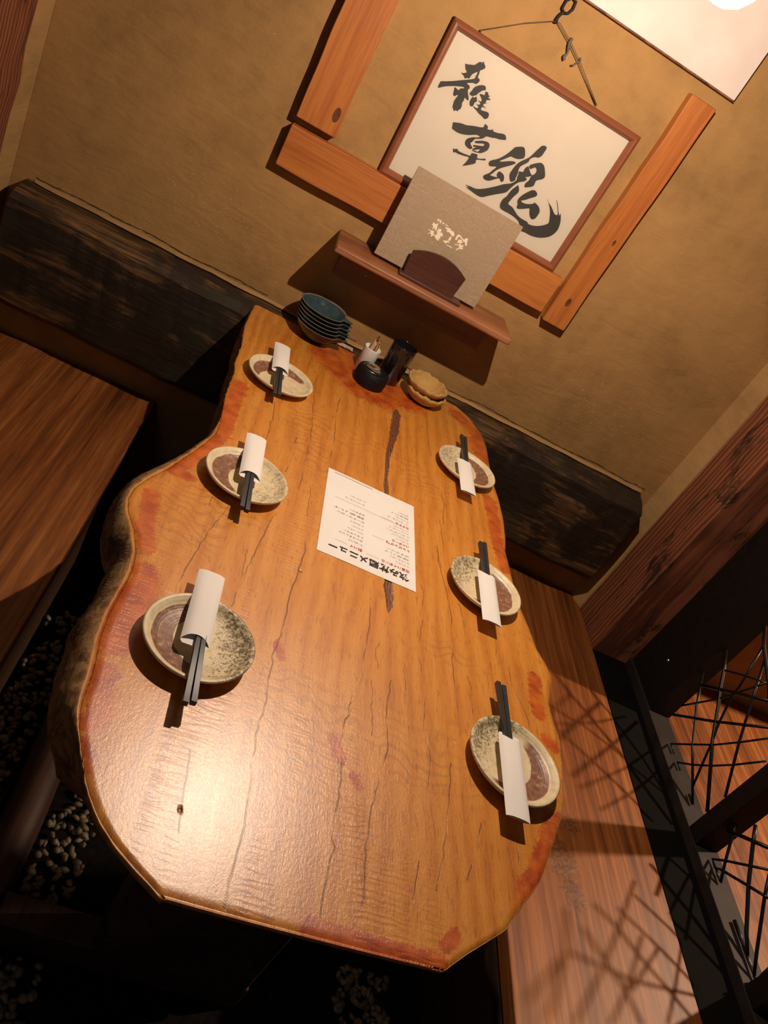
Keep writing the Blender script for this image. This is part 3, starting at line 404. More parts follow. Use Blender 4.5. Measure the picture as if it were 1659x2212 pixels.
DATA = json.loads(r'''{"ink":[[[0.2091,1.4657],[0.214,1.4666],[0.2219,1.4698],[0.2305,1.4736],[0.2339,1.4786],[0.2379,1.4845],[0.242,1.4867],[0.2441,1.486],[0.2463,1.4904],[0.2503,1.4866],[0.2546,1.4842],[0.2563,1.4814],[0.256,1.4785],[0.2518,1.473],[0.2489,1.4696],[0.2506,1.4625],[0.2512,1.4563],[0.2529,1.4544],[0.2588,1.4529],[0.259,1.4473],[0.2566,1.4422],[0.2535,1.4401],[0.2474,1.4392],[0.2367,1.4334],[0.2363,1.4313],[0.2418,1.4304],[0.2452,1.4285],[0.2462,1.4242],[0.2446,1.4205],[0.2499,1.4128],[0.2556,1.4063],[0.257,1.4012],[0.2544,1.4008],[0.2493,1.4019],[0.2465,1.4019],[0.2478,1.3953],[0.2471,1.3891],[0.2494,1.3845],[0.2504,1.3782],[0.2492,1.3746],[0.2467,1.3713],[0.2476,1.3689],[0.241,1.3678],[0.2379,1.3646],[0.2331,1.3689],[0.2305,1.3704],[0.2287,1.3772],[0.2272,1.3833],[0.2279,1.3914],[0.2293,1.3983],[0.2275,1.3993],[0.2251,1.3961],[0.2232,1.3936],[0.2192,1.3939],[0.2168,1.3969],[0.215,1.4036],[0.2132,1.4084],[0.214,1.4107],[0.2187,1.4103],[0.2244,1.4091],[0.226,1.4129],[0.2293,1.4165],[0.2337,1.4184],[0.2328,1.4208],[0.2267,1.419],[0.2111,1.412],[0.1946,1.4026],[0.1855,1.3958],[0.1785,1.3901],[0.1761,1.3931],[0.1763,1.4003],[0.1771,1.4055],[0.1891,1.412],[0.2053,1.4216],[0.221,1.432],[0.2352,1.4411],[0.2457,1.4491],[0.2454,1.4541],[0.2461,1.4591],[0.2445,1.4644],[0.2408,1.4605],[0.2362,1.4538],[0.2351,1.4467],[0.2343,1.4425],[0.2289,1.4415],[0.225,1.4379],[0.2201,1.4414],[0.2143,1.4429],[0.2109,1.4449],[0.2165,1.4465],[0.222,1.4518],[0.2165,1.4554],[0.2123,1.4605]],[[0.2514,1.4166],[0.2538,1.4236],[0.2552,1.432],[0.2599,1.4388],[0.2665,1.4442],[0.2725,1.447],[0.2776,1.4478],[0.2815,1.4442],[0.2825,1.44],[0.2775,1.4373],[0.2735,1.4313],[0.2699,1.4246],[0.2689,1.4207],[0.2638,1.4165],[0.2617,1.4144],[0.2553,1.4139]],[[0.2628,1.4145],[0.2668,1.4133],[0.2697,1.4177],[0.2745,1.4145],[0.2768,1.409],[0.2739,1.4055],[0.2741,1.3998],[0.2734,1.3955],[0.2675,1.3933],[0.2622,1.3992],[0.2611,1.4045],[0.2618,1.4106]],[[0.2741,1.4259],[0.2784,1.4287],[0.2863,1.4305],[0.2845,1.4377],[0.2911,1.4389],[0.2955,1.4345],[0.3002,1.4351],[0.2977,1.4319],[0.2987,1.4295],[0.3046,1.4299],[0.3024,1.4263],[0.2972,1.4239],[0.2979,1.4175],[0.3032,1.4179],[0.2963,1.4147],[0.2956,1.4095],[0.306,1.4082],[0.297,1.4063],[0.295,1.4042],[0.2951,1.3995],[0.2995,1.3989],[0.3071,1.401],[0.3144,1.402],[0.3189,1.3995],[0.3205,1.3925],[0.3185,1.3884],[0.3137,1.3853],[0.3043,1.3877],[0.2956,1.3889],[0.2855,1.3923],[0.279,1.3937],[0.2744,1.3966],[0.2849,1.3969],[0.2867,1.4012],[0.2824,1.4028],[0.2778,1.4047],[0.2834,1.4048],[0.2869,1.4082],[0.2857,1.4109],[0.2779,1.4125],[0.2854,1.4141],[0.2863,1.4171],[0.281,1.4219]],[[0.2493,1.3421],[0.2599,1.3468],[0.2713,1.3505],[0.2825,1.3525],[0.2987,1.3593],[0.3138,1.3644],[0.3217,1.3682],[0.3217,1.3727],[0.3219,1.3768],[0.3281,1.3762],[0.3323,1.374],[0.3332,1.3699],[0.342,1.3722],[0.3454,1.376],[0.3493,1.3726],[0.3602,1.3744],[0.3733,1.379],[0.3811,1.3787],[0.3871,1.3713],[0.3809,1.3674],[0.3707,1.3634],[0.3635,1.3621],[0.3533,1.3581],[0.3425,1.3553],[0.3384,1.3526],[0.3358,1.3476],[0.3299,1.3424],[0.3187,1.3363],[0.3163,1.331],[0.3148,1.3261],[0.3132,1.3211],[0.3205,1.3169],[0.3228,1.314],[0.3201,1.31],[0.3137,1.3091],[0.3057,1.3109],[0.3003,1.3152],[0.2987,1.3225],[0.3017,1.3287],[0.3106,1.3365],[0.3177,1.3399],[0.3258,1.3452],[0.3207,1.346],[0.3146,1.3448],[0.2977,1.3351],[0.2839,1.3297],[0.2707,1.3271],[0.2601,1.3279],[0.2544,1.3288],[0.2512,1.3361]],[[0.3196,1.3312],[0.3248,1.3284],[0.3427,1.3366],[0.3439,1.3311],[0.3218,1.3222],[0.3253,1.3184],[0.3304,1.3212],[0.3236,1.3119],[0.3297,1.3131],[0.3411,1.3208],[0.3388,1.3134],[0.3296,1.3123],[0.3241,1.3091],[0.3341,1.3098],[0.344,1.3126],[0.3506,1.3167],[0.3594,1.3286],[0.3583,1.3404],[0.3514,1.3448],[0.3431,1.3434],[0.3338,1.3399]],[[0.28,1.2909],[0.2844,1.2912],[0.2918,1.2952],[0.2941,1.2923],[0.3065,1.2928],[0.317,1.2944],[0.3272,1.2967],[0.3277,1.3033],[0.336,1.3067],[0.3413,1.3075],[0.3446,1.3051],[0.3448,1.3011],[0.3508,1.3017],[0.3571,1.3046],[0.3653,1.3091],[0.3667,1.3051],[0.3571,1.3009],[0.3464,1.2957],[0.3482,1.2872],[0.3346,1.2752],[0.3227,1.2671],[0.3258,1.2782],[0.3265,1.2912],[0.3146,1.2889],[0.297,1.2856],[0.2906,1.2858],[0.2854,1.2829]],[[0.4165,1.3674],[0.4274,1.3748],[0.4371,1.3779],[0.4447,1.3716],[0.4506,1.3615],[0.4492,1.3548],[0.4388,1.3477],[0.4286,1.3452],[0.4194,1.3439],[0.4107,1.334],[0.4012,1.3229],[0.4048,1.3226],[0.4227,1.3338],[0.434,1.3384],[0.439,1.3359],[0.4288,1.3244],[0.413,1.3098],[0.4041,1.2975],[0.4002,1.2878],[0.3974,1.2817],[0.415,1.2859],[0.4111,1.2906],[0.413,1.3007],[0.4281,1.2983],[0.4348,1.2867],[0.43,1.281],[0.4225,1.2861],[0.4138,1.2798],[0.4021,1.2689],[0.3906,1.2658],[0.3839,1.2683],[0.383,1.2738],[0.392,1.2848],[0.3959,1.2945],[0.4004,1.306],[0.3859,1.2997],[0.3793,1.3021],[0.3788,1.3108],[0.3946,1.3253],[0.4057,1.3417],[0.4113,1.3536]],[[0.4743,1.4023],[0.4817,1.4063],[0.4883,1.4041],[0.4886,1.3939],[0.4876,1.383],[0.4828,1.3752],[0.4734,1.3716],[0.466,1.3625],[0.4655,1.3532],[0.4545,1.3368],[0.4547,1.3263],[0.4578,1.3189],[0.4588,1.3073],[0.4605,1.3021],[0.4552,1.2946],[0.4493,1.2945],[0.4399,1.3062],[0.4397,1.3182],[0.4418,1.3329],[0.4479,1.3467],[0.4613,1.3644],[0.4686,1.3861]],[[0.4716,1.3467],[0.4866,1.3345],[0.4926,1.3332],[0.4861,1.3251],[0.4796,1.3208],[0.4854,1.3186],[0.4834,1.3114],[0.4732,1.3036],[0.467,1.2949],[0.4604,1.2789],[0.4555,1.2654],[0.4353,1.249],[0.4184,1.2352],[0.4097,1.2273],[0.3984,1.2236],[0.3774,1.2247],[0.357,1.2276],[0.3657,1.2299],[0.3529,1.2315],[0.368,1.2343],[0.3836,1.2365],[0.4022,1.2474],[0.4245,1.2657],[0.4405,1.2805],[0.4558,1.2911],[0.463,1.3035],[0.4604,1.3112],[0.4598,1.3185],[0.4574,1.3248],[0.4669,1.3284],[0.4667,1.3388]],[[0.4732,1.3506],[0.4819,1.3591],[0.4932,1.3675],[0.5013,1.3681],[0.5095,1.3636],[0.5199,1.351],[0.5233,1.3437],[0.5197,1.3364],[0.509,1.3268],[0.5101,1.3151],[0.5061,1.3083],[0.493,1.2997],[0.4888,1.3021],[0.4882,1.3094],[0.4919,1.3191],[0.491,1.3293],[0.4966,1.3399],[0.4952,1.3483],[0.4884,1.3521],[0.4806,1.3434],[0.4747,1.3447]],[[0.4736,1.2961],[0.4784,1.2921],[0.4828,1.2866],[0.484,1.2793],[0.4795,1.2662],[0.4771,1.2543],[0.4768,1.2447],[0.4906,1.2428],[0.503,1.2373],[0.5138,1.2323],[0.5272,1.23],[0.5465,1.2302],[0.55,1.2273],[0.5612,1.2285],[0.5754,1.2342],[0.5876,1.2428],[0.5969,1.2534],[0.5944,1.2624],[0.585,1.2791],[0.5771,1.2883],[0.5681,1.2969],[0.5801,1.2926],[0.5913,1.2852],[0.5996,1.2809],[0.6059,1.2836],[0.6001,1.294],[0.6117,1.284],[0.6109,1.2904],[0.617,1.2828],[0.6243,1.2704],[0.6287,1.2534],[0.6259,1.2379],[0.618,1.2252],[0.6039,1.2147],[0.5899,1.2085],[0.5727,1.2048],[0.5564,1.2044],[0.5419,1.2035],[0.5253,1.2194],[0.4996,1.2246],[0.4688,1.2242],[0.4598,1.2301],[0.4574,1.2396],[0.4583,1.2494],[0.4626,1.2584],[0.4651,1.277]],[[0.5113,1.302],[0.5192,1.3056],[0.5264,1.3036],[0.5308,1.2994],[0.5292,1.2932],[0.5203,1.2844],[0.51,1.2734],[0.5023,1.2673],[0.5096,1.2652],[0.5221,1.2686],[0.5345,1.2767],[0.5344,1.28],[0.5431,1.2793],[0.5532,1.2754],[0.5604,1.2671],[0.561,1.2552],[0.5593,1.2467],[0.5532,1.2414],[0.5454,1.244],[0.5371,1.2531],[0.5317,1.261],[0.5222,1.2552],[0.5073,1.2465],[0.5003,1.2481],[0.4992,1.2542],[0.4933,1.2631],[0.4946,1.2744],[0.5008,1.2871]],[[0.5819,1.3124],[0.583,1.313],[0.5941,1.3029],[0.6044,1.2896],[0.6031,1.2889],[0.5923,1.3019]],[[0.5595,1.3029],[0.5607,1.3029],[0.5699,1.2965],[0.5685,1.2964]]],"logo":[[[0.3152,1.1196],[0.3165,1.1263],[0.3236,1.1241],[0.3265,1.129],[0.329,1.1287],[0.3291,1.1227],[0.3316,1.1163],[0.3324,1.1101],[0.3282,1.1122],[0.3231,1.115],[0.3231,1.11],[0.321,1.1106],[0.3203,1.1168]],[[0.3116,1.1038],[0.3138,1.105],[0.3208,1.1049],[0.3239,1.1077],[0.3294,1.1062],[0.3301,1.101],[0.3351,1.1004],[0.3343,1.0977],[0.3303,1.0966],[0.3298,1.0925],[0.3264,1.0923],[0.3258,1.0964],[0.3225,1.098],[0.3179,1.0938],[0.3165,1.0953],[0.3215,1.0997],[0.3212,1.1023]],[[0.3341,1.1121],[0.3352,1.1182],[0.3407,1.1207],[0.3447,1.1179],[0.3437,1.1117],[0.3479,1.1145],[0.3519,1.1117],[0.354,1.1061],[0.349,1.1046],[0.3517,1.0981],[0.3467,1.0966],[0.3521,1.0933],[0.3461,1.0917],[0.3377,1.095],[0.3356,1.0995],[0.3381,1.1053]],[[0.3478,1.1295],[0.3531,1.1313],[0.3626,1.1331],[0.3659,1.1294],[0.3723,1.1306],[0.3785,1.1261],[0.3801,1.1214],[0.3762,1.1182],[0.371,1.121],[0.3635,1.1236],[0.3589,1.1216],[0.3558,1.1239],[0.357,1.1267],[0.3506,1.1277]],[[0.3573,1.1124],[0.3593,1.1169],[0.3673,1.1212],[0.3739,1.1181],[0.3775,1.1121],[0.3764,1.106],[0.3734,1.1032],[0.3708,1.1074],[0.371,1.1131],[0.3652,1.115],[0.3638,1.1114],[0.3667,1.1085],[0.3708,1.1074],[0.3734,1.1032],[0.3757,1.1033],[0.3788,1.101],[0.3731,1.0996],[0.3697,1.0944],[0.366,1.0958],[0.3604,1.0973],[0.3603,1.0994],[0.3666,1.1006],[0.3674,1.1033],[0.3617,1.107]],[[0.3865,1.1148],[0.3857,1.12],[0.3862,1.127],[0.3885,1.131],[0.3933,1.1308],[0.4027,1.127],[0.4083,1.1255],[0.408,1.1299],[0.4143,1.1332],[0.4163,1.1299],[0.4177,1.1238],[0.4213,1.1179],[0.4199,1.1143],[0.4164,1.1152],[0.4137,1.1206],[0.4072,1.1215],[0.3978,1.1254],[0.3917,1.1266],[0.391,1.1229],[0.3908,1.1154]],[[0.3945,1.1191],[0.4007,1.1225],[0.4093,1.1181],[0.4045,1.1144],[0.407,1.1101],[0.4138,1.1127],[0.4154,1.109],[0.411,1.1055],[0.4168,1.1058],[0.417,1.1036],[0.4104,1.1006],[0.4055,1.099],[0.4055,1.0951],[0.4016,1.0936],[0.4019,1.0971],[0.4066,1.1031],[0.4031,1.1069],[0.3914,1.1028],[0.391,1.1043],[0.398,1.1075],[0.4033,1.1104],[0.4013,1.1138],[0.3955,1.1096]],[[0.3212,1.1371],[0.3218,1.1391],[0.3242,1.1398],[0.3266,1.1378],[0.3272,1.1349],[0.3245,1.1334],[0.3224,1.135]],[[0.3299,1.1331],[0.3276,1.139],[0.3314,1.1405],[0.3324,1.1377],[0.3338,1.1335],[0.3318,1.1319]],[[0.3362,1.1353],[0.3385,1.1383],[0.3415,1.1371],[0.3401,1.1336],[0.3371,1.1337]],[[0.3437,1.1373],[0.349,1.1362],[0.3553,1.1364],[0.3545,1.1348],[0.3491,1.1341],[0.344,1.1358]],[[0.3731,1.0917],[0.3753,1.094],[0.3854,1.095],[0.3913,1.093],[0.3904,1.0915],[0.3832,1.0927]]],"tl":[[-0.0005,-0.0662],[-0.0039,-0.2263],[0.0103,-0.3557],[0.0119,-0.4496],[0.02,-0.511],[0.0216,-0.6237],[0.0321,-0.7339],[0.0342,-0.7932],[0.0199,-0.8541],[0.0062,-0.8971],[-0.0159,-0.9692],[-0.038,-1.0195],[-0.0539,-1.0658],[-0.0563,-1.1041],[-0.0465,-1.137],[-0.026,-1.1726],[-0.0081,-1.2237],[-0.0033,-1.2579],[-0.0025,-1.2799],[-0.0039,-1.3172],[-0.0062,-1.3641],[-0.0039,-1.4117],[0.0024,-1.4446],[0.0067,-1.4743],[0.008,-1.5132],[0.0112,-1.5343],[0.0189,-1.5598],[0.0361,-1.5969],[0.0543,-1.6312],[0.0758,-1.6594],[0.0982,-1.6803],[0.1274,-1.6999],[0.1686,-1.7251]],"tlo":[[-0.0025,0.0613],[-0.0098,-0.1018],[0.0035,-0.2416],[0.0045,-0.3423],[0.0112,-0.4093],[0.0164,-0.5254],[0.0269,-0.643],[0.0311,-0.7042],[0.0158,-0.7849],[0.0014,-0.8298],[-0.0201,-0.8967],[-0.056,-0.9681],[-0.0767,-1.0208],[-0.0799,-1.0898],[-0.0718,-1.1469],[-0.0589,-1.1868],[-0.0426,-1.2068],[-0.0338,-1.2321],[-0.0387,-1.2489],[-0.0356,-1.2891],[-0.0401,-1.3395],[-0.0449,-1.381],[-0.0389,-1.4137],[-0.033,-1.469],[-0.0292,-1.4937],[-0.0242,-1.5101],[-0.0127,-1.5313],[0.0162,-1.5658],[0.0448,-1.5951],[0.0763,-1.6251],[0.1017,-1.6468],[0.1332,-1.6687],[0.1784,-1.6962]],"tr":[[0.6495,-0.0685],[0.6841,-0.0961],[0.72,-0.1678],[0.7303,-0.2335],[0.7285,-0.3187],[0.7294,-0.4272],[0.7389,-0.5118],[0.7404,-0.5962],[0.7356,-0.6736],[0.7279,-0.7319],[0.7331,-0.8373],[0.7411,-0.9268],[0.7529,-0.9819],[0.7616,-1.0355],[0.7802,-1.0774],[0.7851,-1.1022],[0.7633,-1.178],[0.7658,-1.2175],[0.7716,-1.2579],[0.7659,-1.3087],[0.7512,-1.3925],[0.7419,-1.4204],[0.7016,-1.5046],[0.6823,-1.5437],[0.6298,-1.6097],[0.611,-1.6359],[0.5447,-1.6856],[0.5132,-1.7121]],"tf":[[0.1686,-1.7251],[0.2443,-1.7232],[0.3476,-1.7195],[0.4368,-1.7179],[0.5132,-1.7121]],"cracks":[[[0.1275,-0.5565],[0.1331,-0.6261],[0.1335,-0.7023],[0.1316,-0.7452]],[[0.1022,-1.0097],[0.0883,-1.0869],[0.0752,-1.1688],[0.0649,-1.2608]],[[0.2113,-0.2541],[0.2111,-0.3486],[0.2199,-0.5354],[0.2267,-0.6454],[0.2255,-0.7669],[0.2219,-0.9205]],[[0.1952,-0.6652],[0.1959,-0.743],[0.1883,-0.822]],[[0.1875,-0.9653],[0.1747,-1.0621],[0.1628,-1.1602],[0.1562,-1.2391],[0.1551,-1.2576]],[[0.2586,-0.9869],[0.2538,-1.0856],[0.2437,-1.1879],[0.2446,-1.22],[0.2409,-1.2652],[0.2355,-1.3148],[0.2348,-1.3758],[0.2367,-1.4255],[0.2342,-1.4664],[0.2336,-1.4872],[0.2339,-1.5321],[0.238,-1.5561],[0.2386,-1.5916],[0.2405,-1.6128],[0.2371,-1.6493],[0.2356,-1.6775],[0.2343,-1.6912],[0.2349,-1.7166]],[[0.2813,-0.3802],[0.2765,-0.4881],[0.2816,-0.6005],[0.2793,-0.6879]],[[0.3924,-1.0983],[0.3927,-1.1817],[0.3844,-1.2742],[0.3759,-1.3187],[0.3594,-1.4091],[0.3609,-1.4744],[0.3588,-1.5422],[0.356,-1.6162],[0.3513,-1.6557],[0.3488,-1.6947]],[[0.4368,-1.2795],[0.4294,-1.342],[0.433,-1.4208],[0.4205,-1.4746],[0.4081,-1.5387],[0.4043,-1.6006],[0.4034,-1.6399],[0.3992,-1.6986]],[[0.5421,-1.4024],[0.5314,-1.4874],[0.5212,-1.5628],[0.5066,-1.6168]],[[0.5364,-0.3769],[0.5389,-0.4243],[0.5401,-0.4662]],[[0.5652,-0.6064],[0.5684,-0.6663],[0.5604,-0.7493]],[[0.5542,-0.7299],[0.5574,-0.8078],[0.5611,-0.886]],[[0.5423,-0.8366],[0.5457,-0.9068],[0.5585,-0.9896],[0.5642,-1.0495],[0.5615,-1.1089],[0.5605,-1.1399],[0.558,-1.208],[0.5594,-1.2431],[0.563,-1.2937]],[[0.4989,-0.9968],[0.5041,-1.0286],[0.4998,-1.1136]],[[0.5831,-1.0006],[0.5918,-1.0514],[0.5908,-1.0894]],[[0.5861,-1.1966],[0.5934,-1.2206],[0.5918,-1.2809]],[[0.6821,-1.1262],[0.6858,-1.1723],[0.6952,-1.2026],[0.7048,-1.2348],[0.7065,-1.26]],[[0.497,-1.1127],[0.4902,-1.1993],[0.5014,-1.2796],[0.4953,-1.341],[0.5054,-1.4085],[0.4996,-1.4602]],[[0.5869,-1.4906],[0.57,-1.5471],[0.5557,-1.5853]],[[0.4815,-1.5823],[0.4738,-1.6291],[0.4634,-1.6732]],[[0.1522,-1.536],[0.1589,-1.6018],[0.1648,-1.6491]],[[0.5346,-0.2113],[0.5364,-0.3769]]],"knot":[[0.4428,-0.2899,0.0062],[0.4429,-0.3145,0.0129],[0.4367,-0.412,0.0141],[0.4294,-0.4798,0.0097],[0.4202,-0.557,0.0066],[0.4186,-0.6128,0.0059],[0.4169,-0.6578,0.0047],[0.4174,-0.6895,0.0072],[0.4191,-0.7213,0.0066],[0.4248,-0.8701,0.0057],[0.4281,-1.0245,0.0096],[0.4285,-1.0544,0.0112],[0.4317,-1.0752,0.0094],[0.431,-1.0978,0.0067],[0.4294,-1.1165,0.0012]],"stain":[[[0.0412,-0.5521,0.0107],[0.0438,-0.6881,0.01],[0.0468,-0.7916,0.0095],[0.0272,-0.8569,0.0092],[0.0048,-0.9299,0.0088],[-0.0095,-0.9771,0.0086],[0.0158,-0.976,0.0086]],[[-0.0256,-1.0675,0.009],[-0.0199,-1.1119,0.0088],[-0.0126,-1.1631,0.0085],[0.0025,-1.2058,0.0083]],[[0.0143,-1.2582,0.0124],[0.0297,-1.3131,0.012],[0.0234,-1.3533,0.0117]],[[-0.0016,-1.3042,0.0142],[0.0011,-1.349,0.0138],[0.0154,-1.3847,0.0135],[0.0159,-1.4157,0.0133]],[[0.0185,-1.4635,0.0109],[0.024,-1.4972,0.0107],[0.0327,-1.5276,0.0105],[0.0295,-1.5459,0.0104]],[[0.2411,-0.1696,0.0386],[0.2845,-0.2089,0.038],[0.3318,-0.2573,0.0374],[0.3833,-0.2561,0.0376],[0.4278,-0.1893,0.0388],[0.4643,-0.1937,0.0388]],[[0.2974,-0.0908,0.0466],[0.3435,-0.137,0.0459]],[[0.6422,-0.1274,0.0176],[0.684,-0.1696,0.0174],[0.7179,-0.22,0.0172],[0.6956,-0.2453,0.0169],[0.7121,-0.3199,0.0165]],[[0.7074,-0.5356,0.0116],[0.709,-0.6267,0.0112],[0.7077,-0.7129,0.0107],[0.7117,-0.7515,0.0106],[0.7182,-0.8056,0.0103]],[[0.7405,-1.1274,0.009],[0.7327,-1.1853,0.0087],[0.733,-1.218,0.0086]],[[0.7412,-1.2747,0.0084],[0.7522,-1.282,0.0084]],[[0.7299,-1.441,0.0133],[0.7081,-1.4875,0.0129],[0.6768,-1.5481,0.0124],[0.6529,-1.5758,0.0121]],[[0.3368,-1.7094,0.0071],[0.3735,-1.7083,0.0072],[0.4112,-1.7093,0.0073],[0.4501,-1.7081,0.0074],[0.4894,-1.707,0.0075],[0.5102,-1.7091,0.0076]],[[0.5204,-1.6752,0.0052],[0.5323,-1.6651,0.0052],[0.5147,-1.6846,0.0051]],[[0.3468,-1.4398,0.0062],[0.3583,-1.4675,0.0061]],[[0.3812,-1.4897,0.0034],[0.3889,-1.5019,0.0033]],[[0.239,-1.2967,0.0036],[0.2487,-1.322,0.0036]],[[0.0496,-1.6046,0.0047],[0.0329,-1.5713,0.0048]]],"rods":[[[-0.4999,0.5776],[-0.5514,0.5433],[-0.6007,0.5015],[-0.6333,0.479],[-0.7099,0.4182],[-0.8732,0.3187],[0.0037]],[[-0.5023,0.4779],[-0.5776,0.4152],[-0.6809,0.3492],[-0.8269,0.2711],[-0.795,0.2684],[0.0028]],[[-0.532,0.7171],[-0.5848,0.6846],[-0.6857,0.6477],[-0.7284,0.628],[0.0037]],[[-0.5838,0.6791],[-0.6316,0.5663],[-0.6393,0.5291],[-0.684,0.452],[-0.7099,0.4182],[-0.7832,0.302],[0.0025]],[[-0.6224,0.6683],[-0.7,0.5753],[-0.7301,0.5397],[-0.7734,0.4895],[-0.8726,0.3876],[0.0028]],[[-0.5353,0.4577],[-0.6357,0.5434],[-0.7334,0.6252],[0.0037]],[[-0.5499,0.544],[-0.6166,0.5946],[-0.6813,0.6404],[0.0022]],[[-0.5413,0.3243],[-0.6622,0.4456],[-0.7963,0.591],[0.0031]],[[-0.5409,0.3673],[-0.6051,0.4733],[-0.6352,0.5311],[-0.6813,0.6404],[0.0022]],[[-0.6542,0.2397],[-0.6198,0.2711],[-0.7228,0.4162],[-0.7717,0.4943],[-0.8203,0.5779],[0.0022]],[[-0.7128,0.2446],[-0.6861,0.2769],[-0.7274,0.3278],[-0.7707,0.3845],[-0.8149,0.4524],[-0.8657,0.5407],[0.0022]],[[-0.9539,0.3882],[-0.9694,0.3672],[-1.0138,0.3185],[-1.0516,0.2817],[-1.0328,0.2644],[-1.014,0.2836],[-1.0265,0.2974],[-1.1001,0.3556],[-1.1527,0.397],[0.0028]],[[-0.9858,0.4406],[-1.0192,0.4136],[-1.0947,0.3584],[-1.1874,0.3024],[-1.2341,0.2736],[-1.1878,0.2581],[-1.1481,0.2468],[0.0037]],[[-1.1045,0.4232],[-1.1397,0.3887],[-1.2332,0.3123],[-1.2732,0.2766],[-1.243,0.2571],[-1.2071,0.2453],[0.0031]],[[-0.931,0.3378],[-0.9936,0.3953],[-1.0549,0.4502],[0.0037]],[[-1.0135,0.2467],[-0.9886,0.2825],[-1.0145,0.3198],[-1.0973,0.4265],[0.0025]],[[-1.2735,0.2473],[-1.2867,0.281],[-1.281,0.304],[-1.2765,0.3296],[0.0025]]],"scr":[[[0.0919,-1.59],[0.0958,-1.6434],[0.0972,-1.6739]],[[0.1359,-1.5469],[0.1321,-1.5988],[0.1306,-1.655],[0.1261,-1.6987]],[[0.1961,-1.5679],[0.2004,-1.631]],[[0.253,-1.3953],[0.2819,-1.3926]],[[0.256,-1.5926],[0.2562,-1.6485]]]}''')
ZT = 0.70; ZF = -0.10; ZB = 0.25

# ================================================================== SETTING
def wall_mesh(name, x0, x1, y, z0, z1, clusters, nf):
    m = MB(); m.box(x0, x1, y, y + 0.12, z0, z1)
    for (cx, cz, sx, sz, n) in clusters:           # straw slivers bedded in the render
        for i in range(n):
            px = cx + random.gauss(0, sx); pz = cz + random.gauss(0, sz)
            if not (x0 + .02 < px < x1 - .02 and z0 < pz < z1): continue
            a = random.uniform(0, PI); L = random.uniform(0.003, 0.012); wd = random.uniform(0.0004, 0.0009)
            dx, dz = math.cos(a) * L / 2, math.sin(a) * L / 2; nx, nz = -math.sin(a) * wd, math.cos(a) * wd; bend = random.uniform(-.0015, .0015)
            yy = y - 0.0006
            m.add([(px - dx, yy, pz - dz), (px + nx + bend, yy - .0003, pz + nz), (px + dx, yy, pz + dz), (px - nx + bend, yy - .0003, pz - nz)], [(0, 1, 2, 3)], 1)
    return m
fib = [(-0.25, 0.87, 0.10, 0.06, 230), (-0.15, 0.80, 0.12, 0.04, 90), (-0.42, 0.98, 0.10, 0.05, 25), (1.02, 0.87, 0.10, 0.055, 230), (1.12, 0.83, 0.09, 0.04, 70), (0.3, 1.1, 0.6, 0.35, 120)]
bw = wall_mesh('wall_back', -0.70, 1.40, 0.0, ZF, 2.6, fib, 0)
tag(bw.build('wall_back', [PLASTER, STRAW], fix=False), kind='structure')
# hairline shrinkage crack in the render just above the beam
m = MB()
for xa, xb, zz in ((-0.64, 0.02, 0.713), (0.24, 0.30, 0.712), (0.40, 1.352, 0.7125)):
    n = int((xb - xa) / 0.012); P = []
    for i in range(n + 1):
        x = xa + (xb - xa) * i / n; P.append((x, zz + 0.0035 * math.sin(x * 23) * math.sin(x * 7) + random.gauss(0, 0.0008), random.uniform(0.0005, 0.0018)))
    m.add([q for x, z, h in P for q in ((x, -0.0008, z - h), (x, -0.0008, z + h))], [(2 * i, 2 * i + 2, 2 * i + 3, 2 * i + 1) for i in range(n)])
for x in (0.43, 0.465, 0.49, 0.515): m.add([(x, -.0008, 0.700), (x + .003, -.0008, 0.700), (x + .002, -.0008, 0.714), (x, -.0008, 0.714)], [(0, 1, 2, 3)])
tag(m.build('trim_1', CRACKM, fix=False), kind='structure')
tag(MB().add([(-0.70, 0.004, ZF), (-0.715, -0.072, ZF), (-0.715, -0.072, 2.6), (-0.70, 0.004, 2.6), (-0.80, 0.004, ZF), (-0.80, -0.072, ZF), (-0.80, -0.072, 2.6), (-0.80, 0.004, 2.6)], [(0, 1, 2, 3), (4, 7, 6, 5), (1, 5, 6, 2), (3, 2, 6, 7), (0, 4, 5, 1), (0, 3, 7, 4)]).build('wall_left', PLASTER_LIP), kind='structure')
tag(MB().add([(1.387, 0.004, ZF), (1.416, -0.068, ZF), (1.416, -0.068, 2.6), (1.387, 0.004, 2.6), (1.55, 0.004, ZF), (1.55, -0.068, ZF), (1.55, -0.068, 2.6), (1.55, 0.004, 2.6)], [(0, 3, 2, 1), (4, 5, 6, 7), (1, 2, 6, 5), (3, 7, 6, 2), (0, 1, 5, 4), (0, 4, 7, 3)]).build('wall_right', PLASTER_LIP), kind='structure')
m = MB(); m.box(1.55, 3.6, 0.0, 0.12, ZF, 2.6)
tag(m.build('wall_next', PLASTER), kind='structure')
tag(MB().box(1.64, 3.5, -0.255, -0.0005, 0.72, 0.77).build('added_shade_ledge', SHELF, bevel=0.003), kind='structure')  # unseen ledge, added to shade the next booth's wall
tag(MB().box(-3.0, 3.8, -5.2, 0.12, ZF - 0.06, ZF).build('floor', FLOORM), kind='structure')

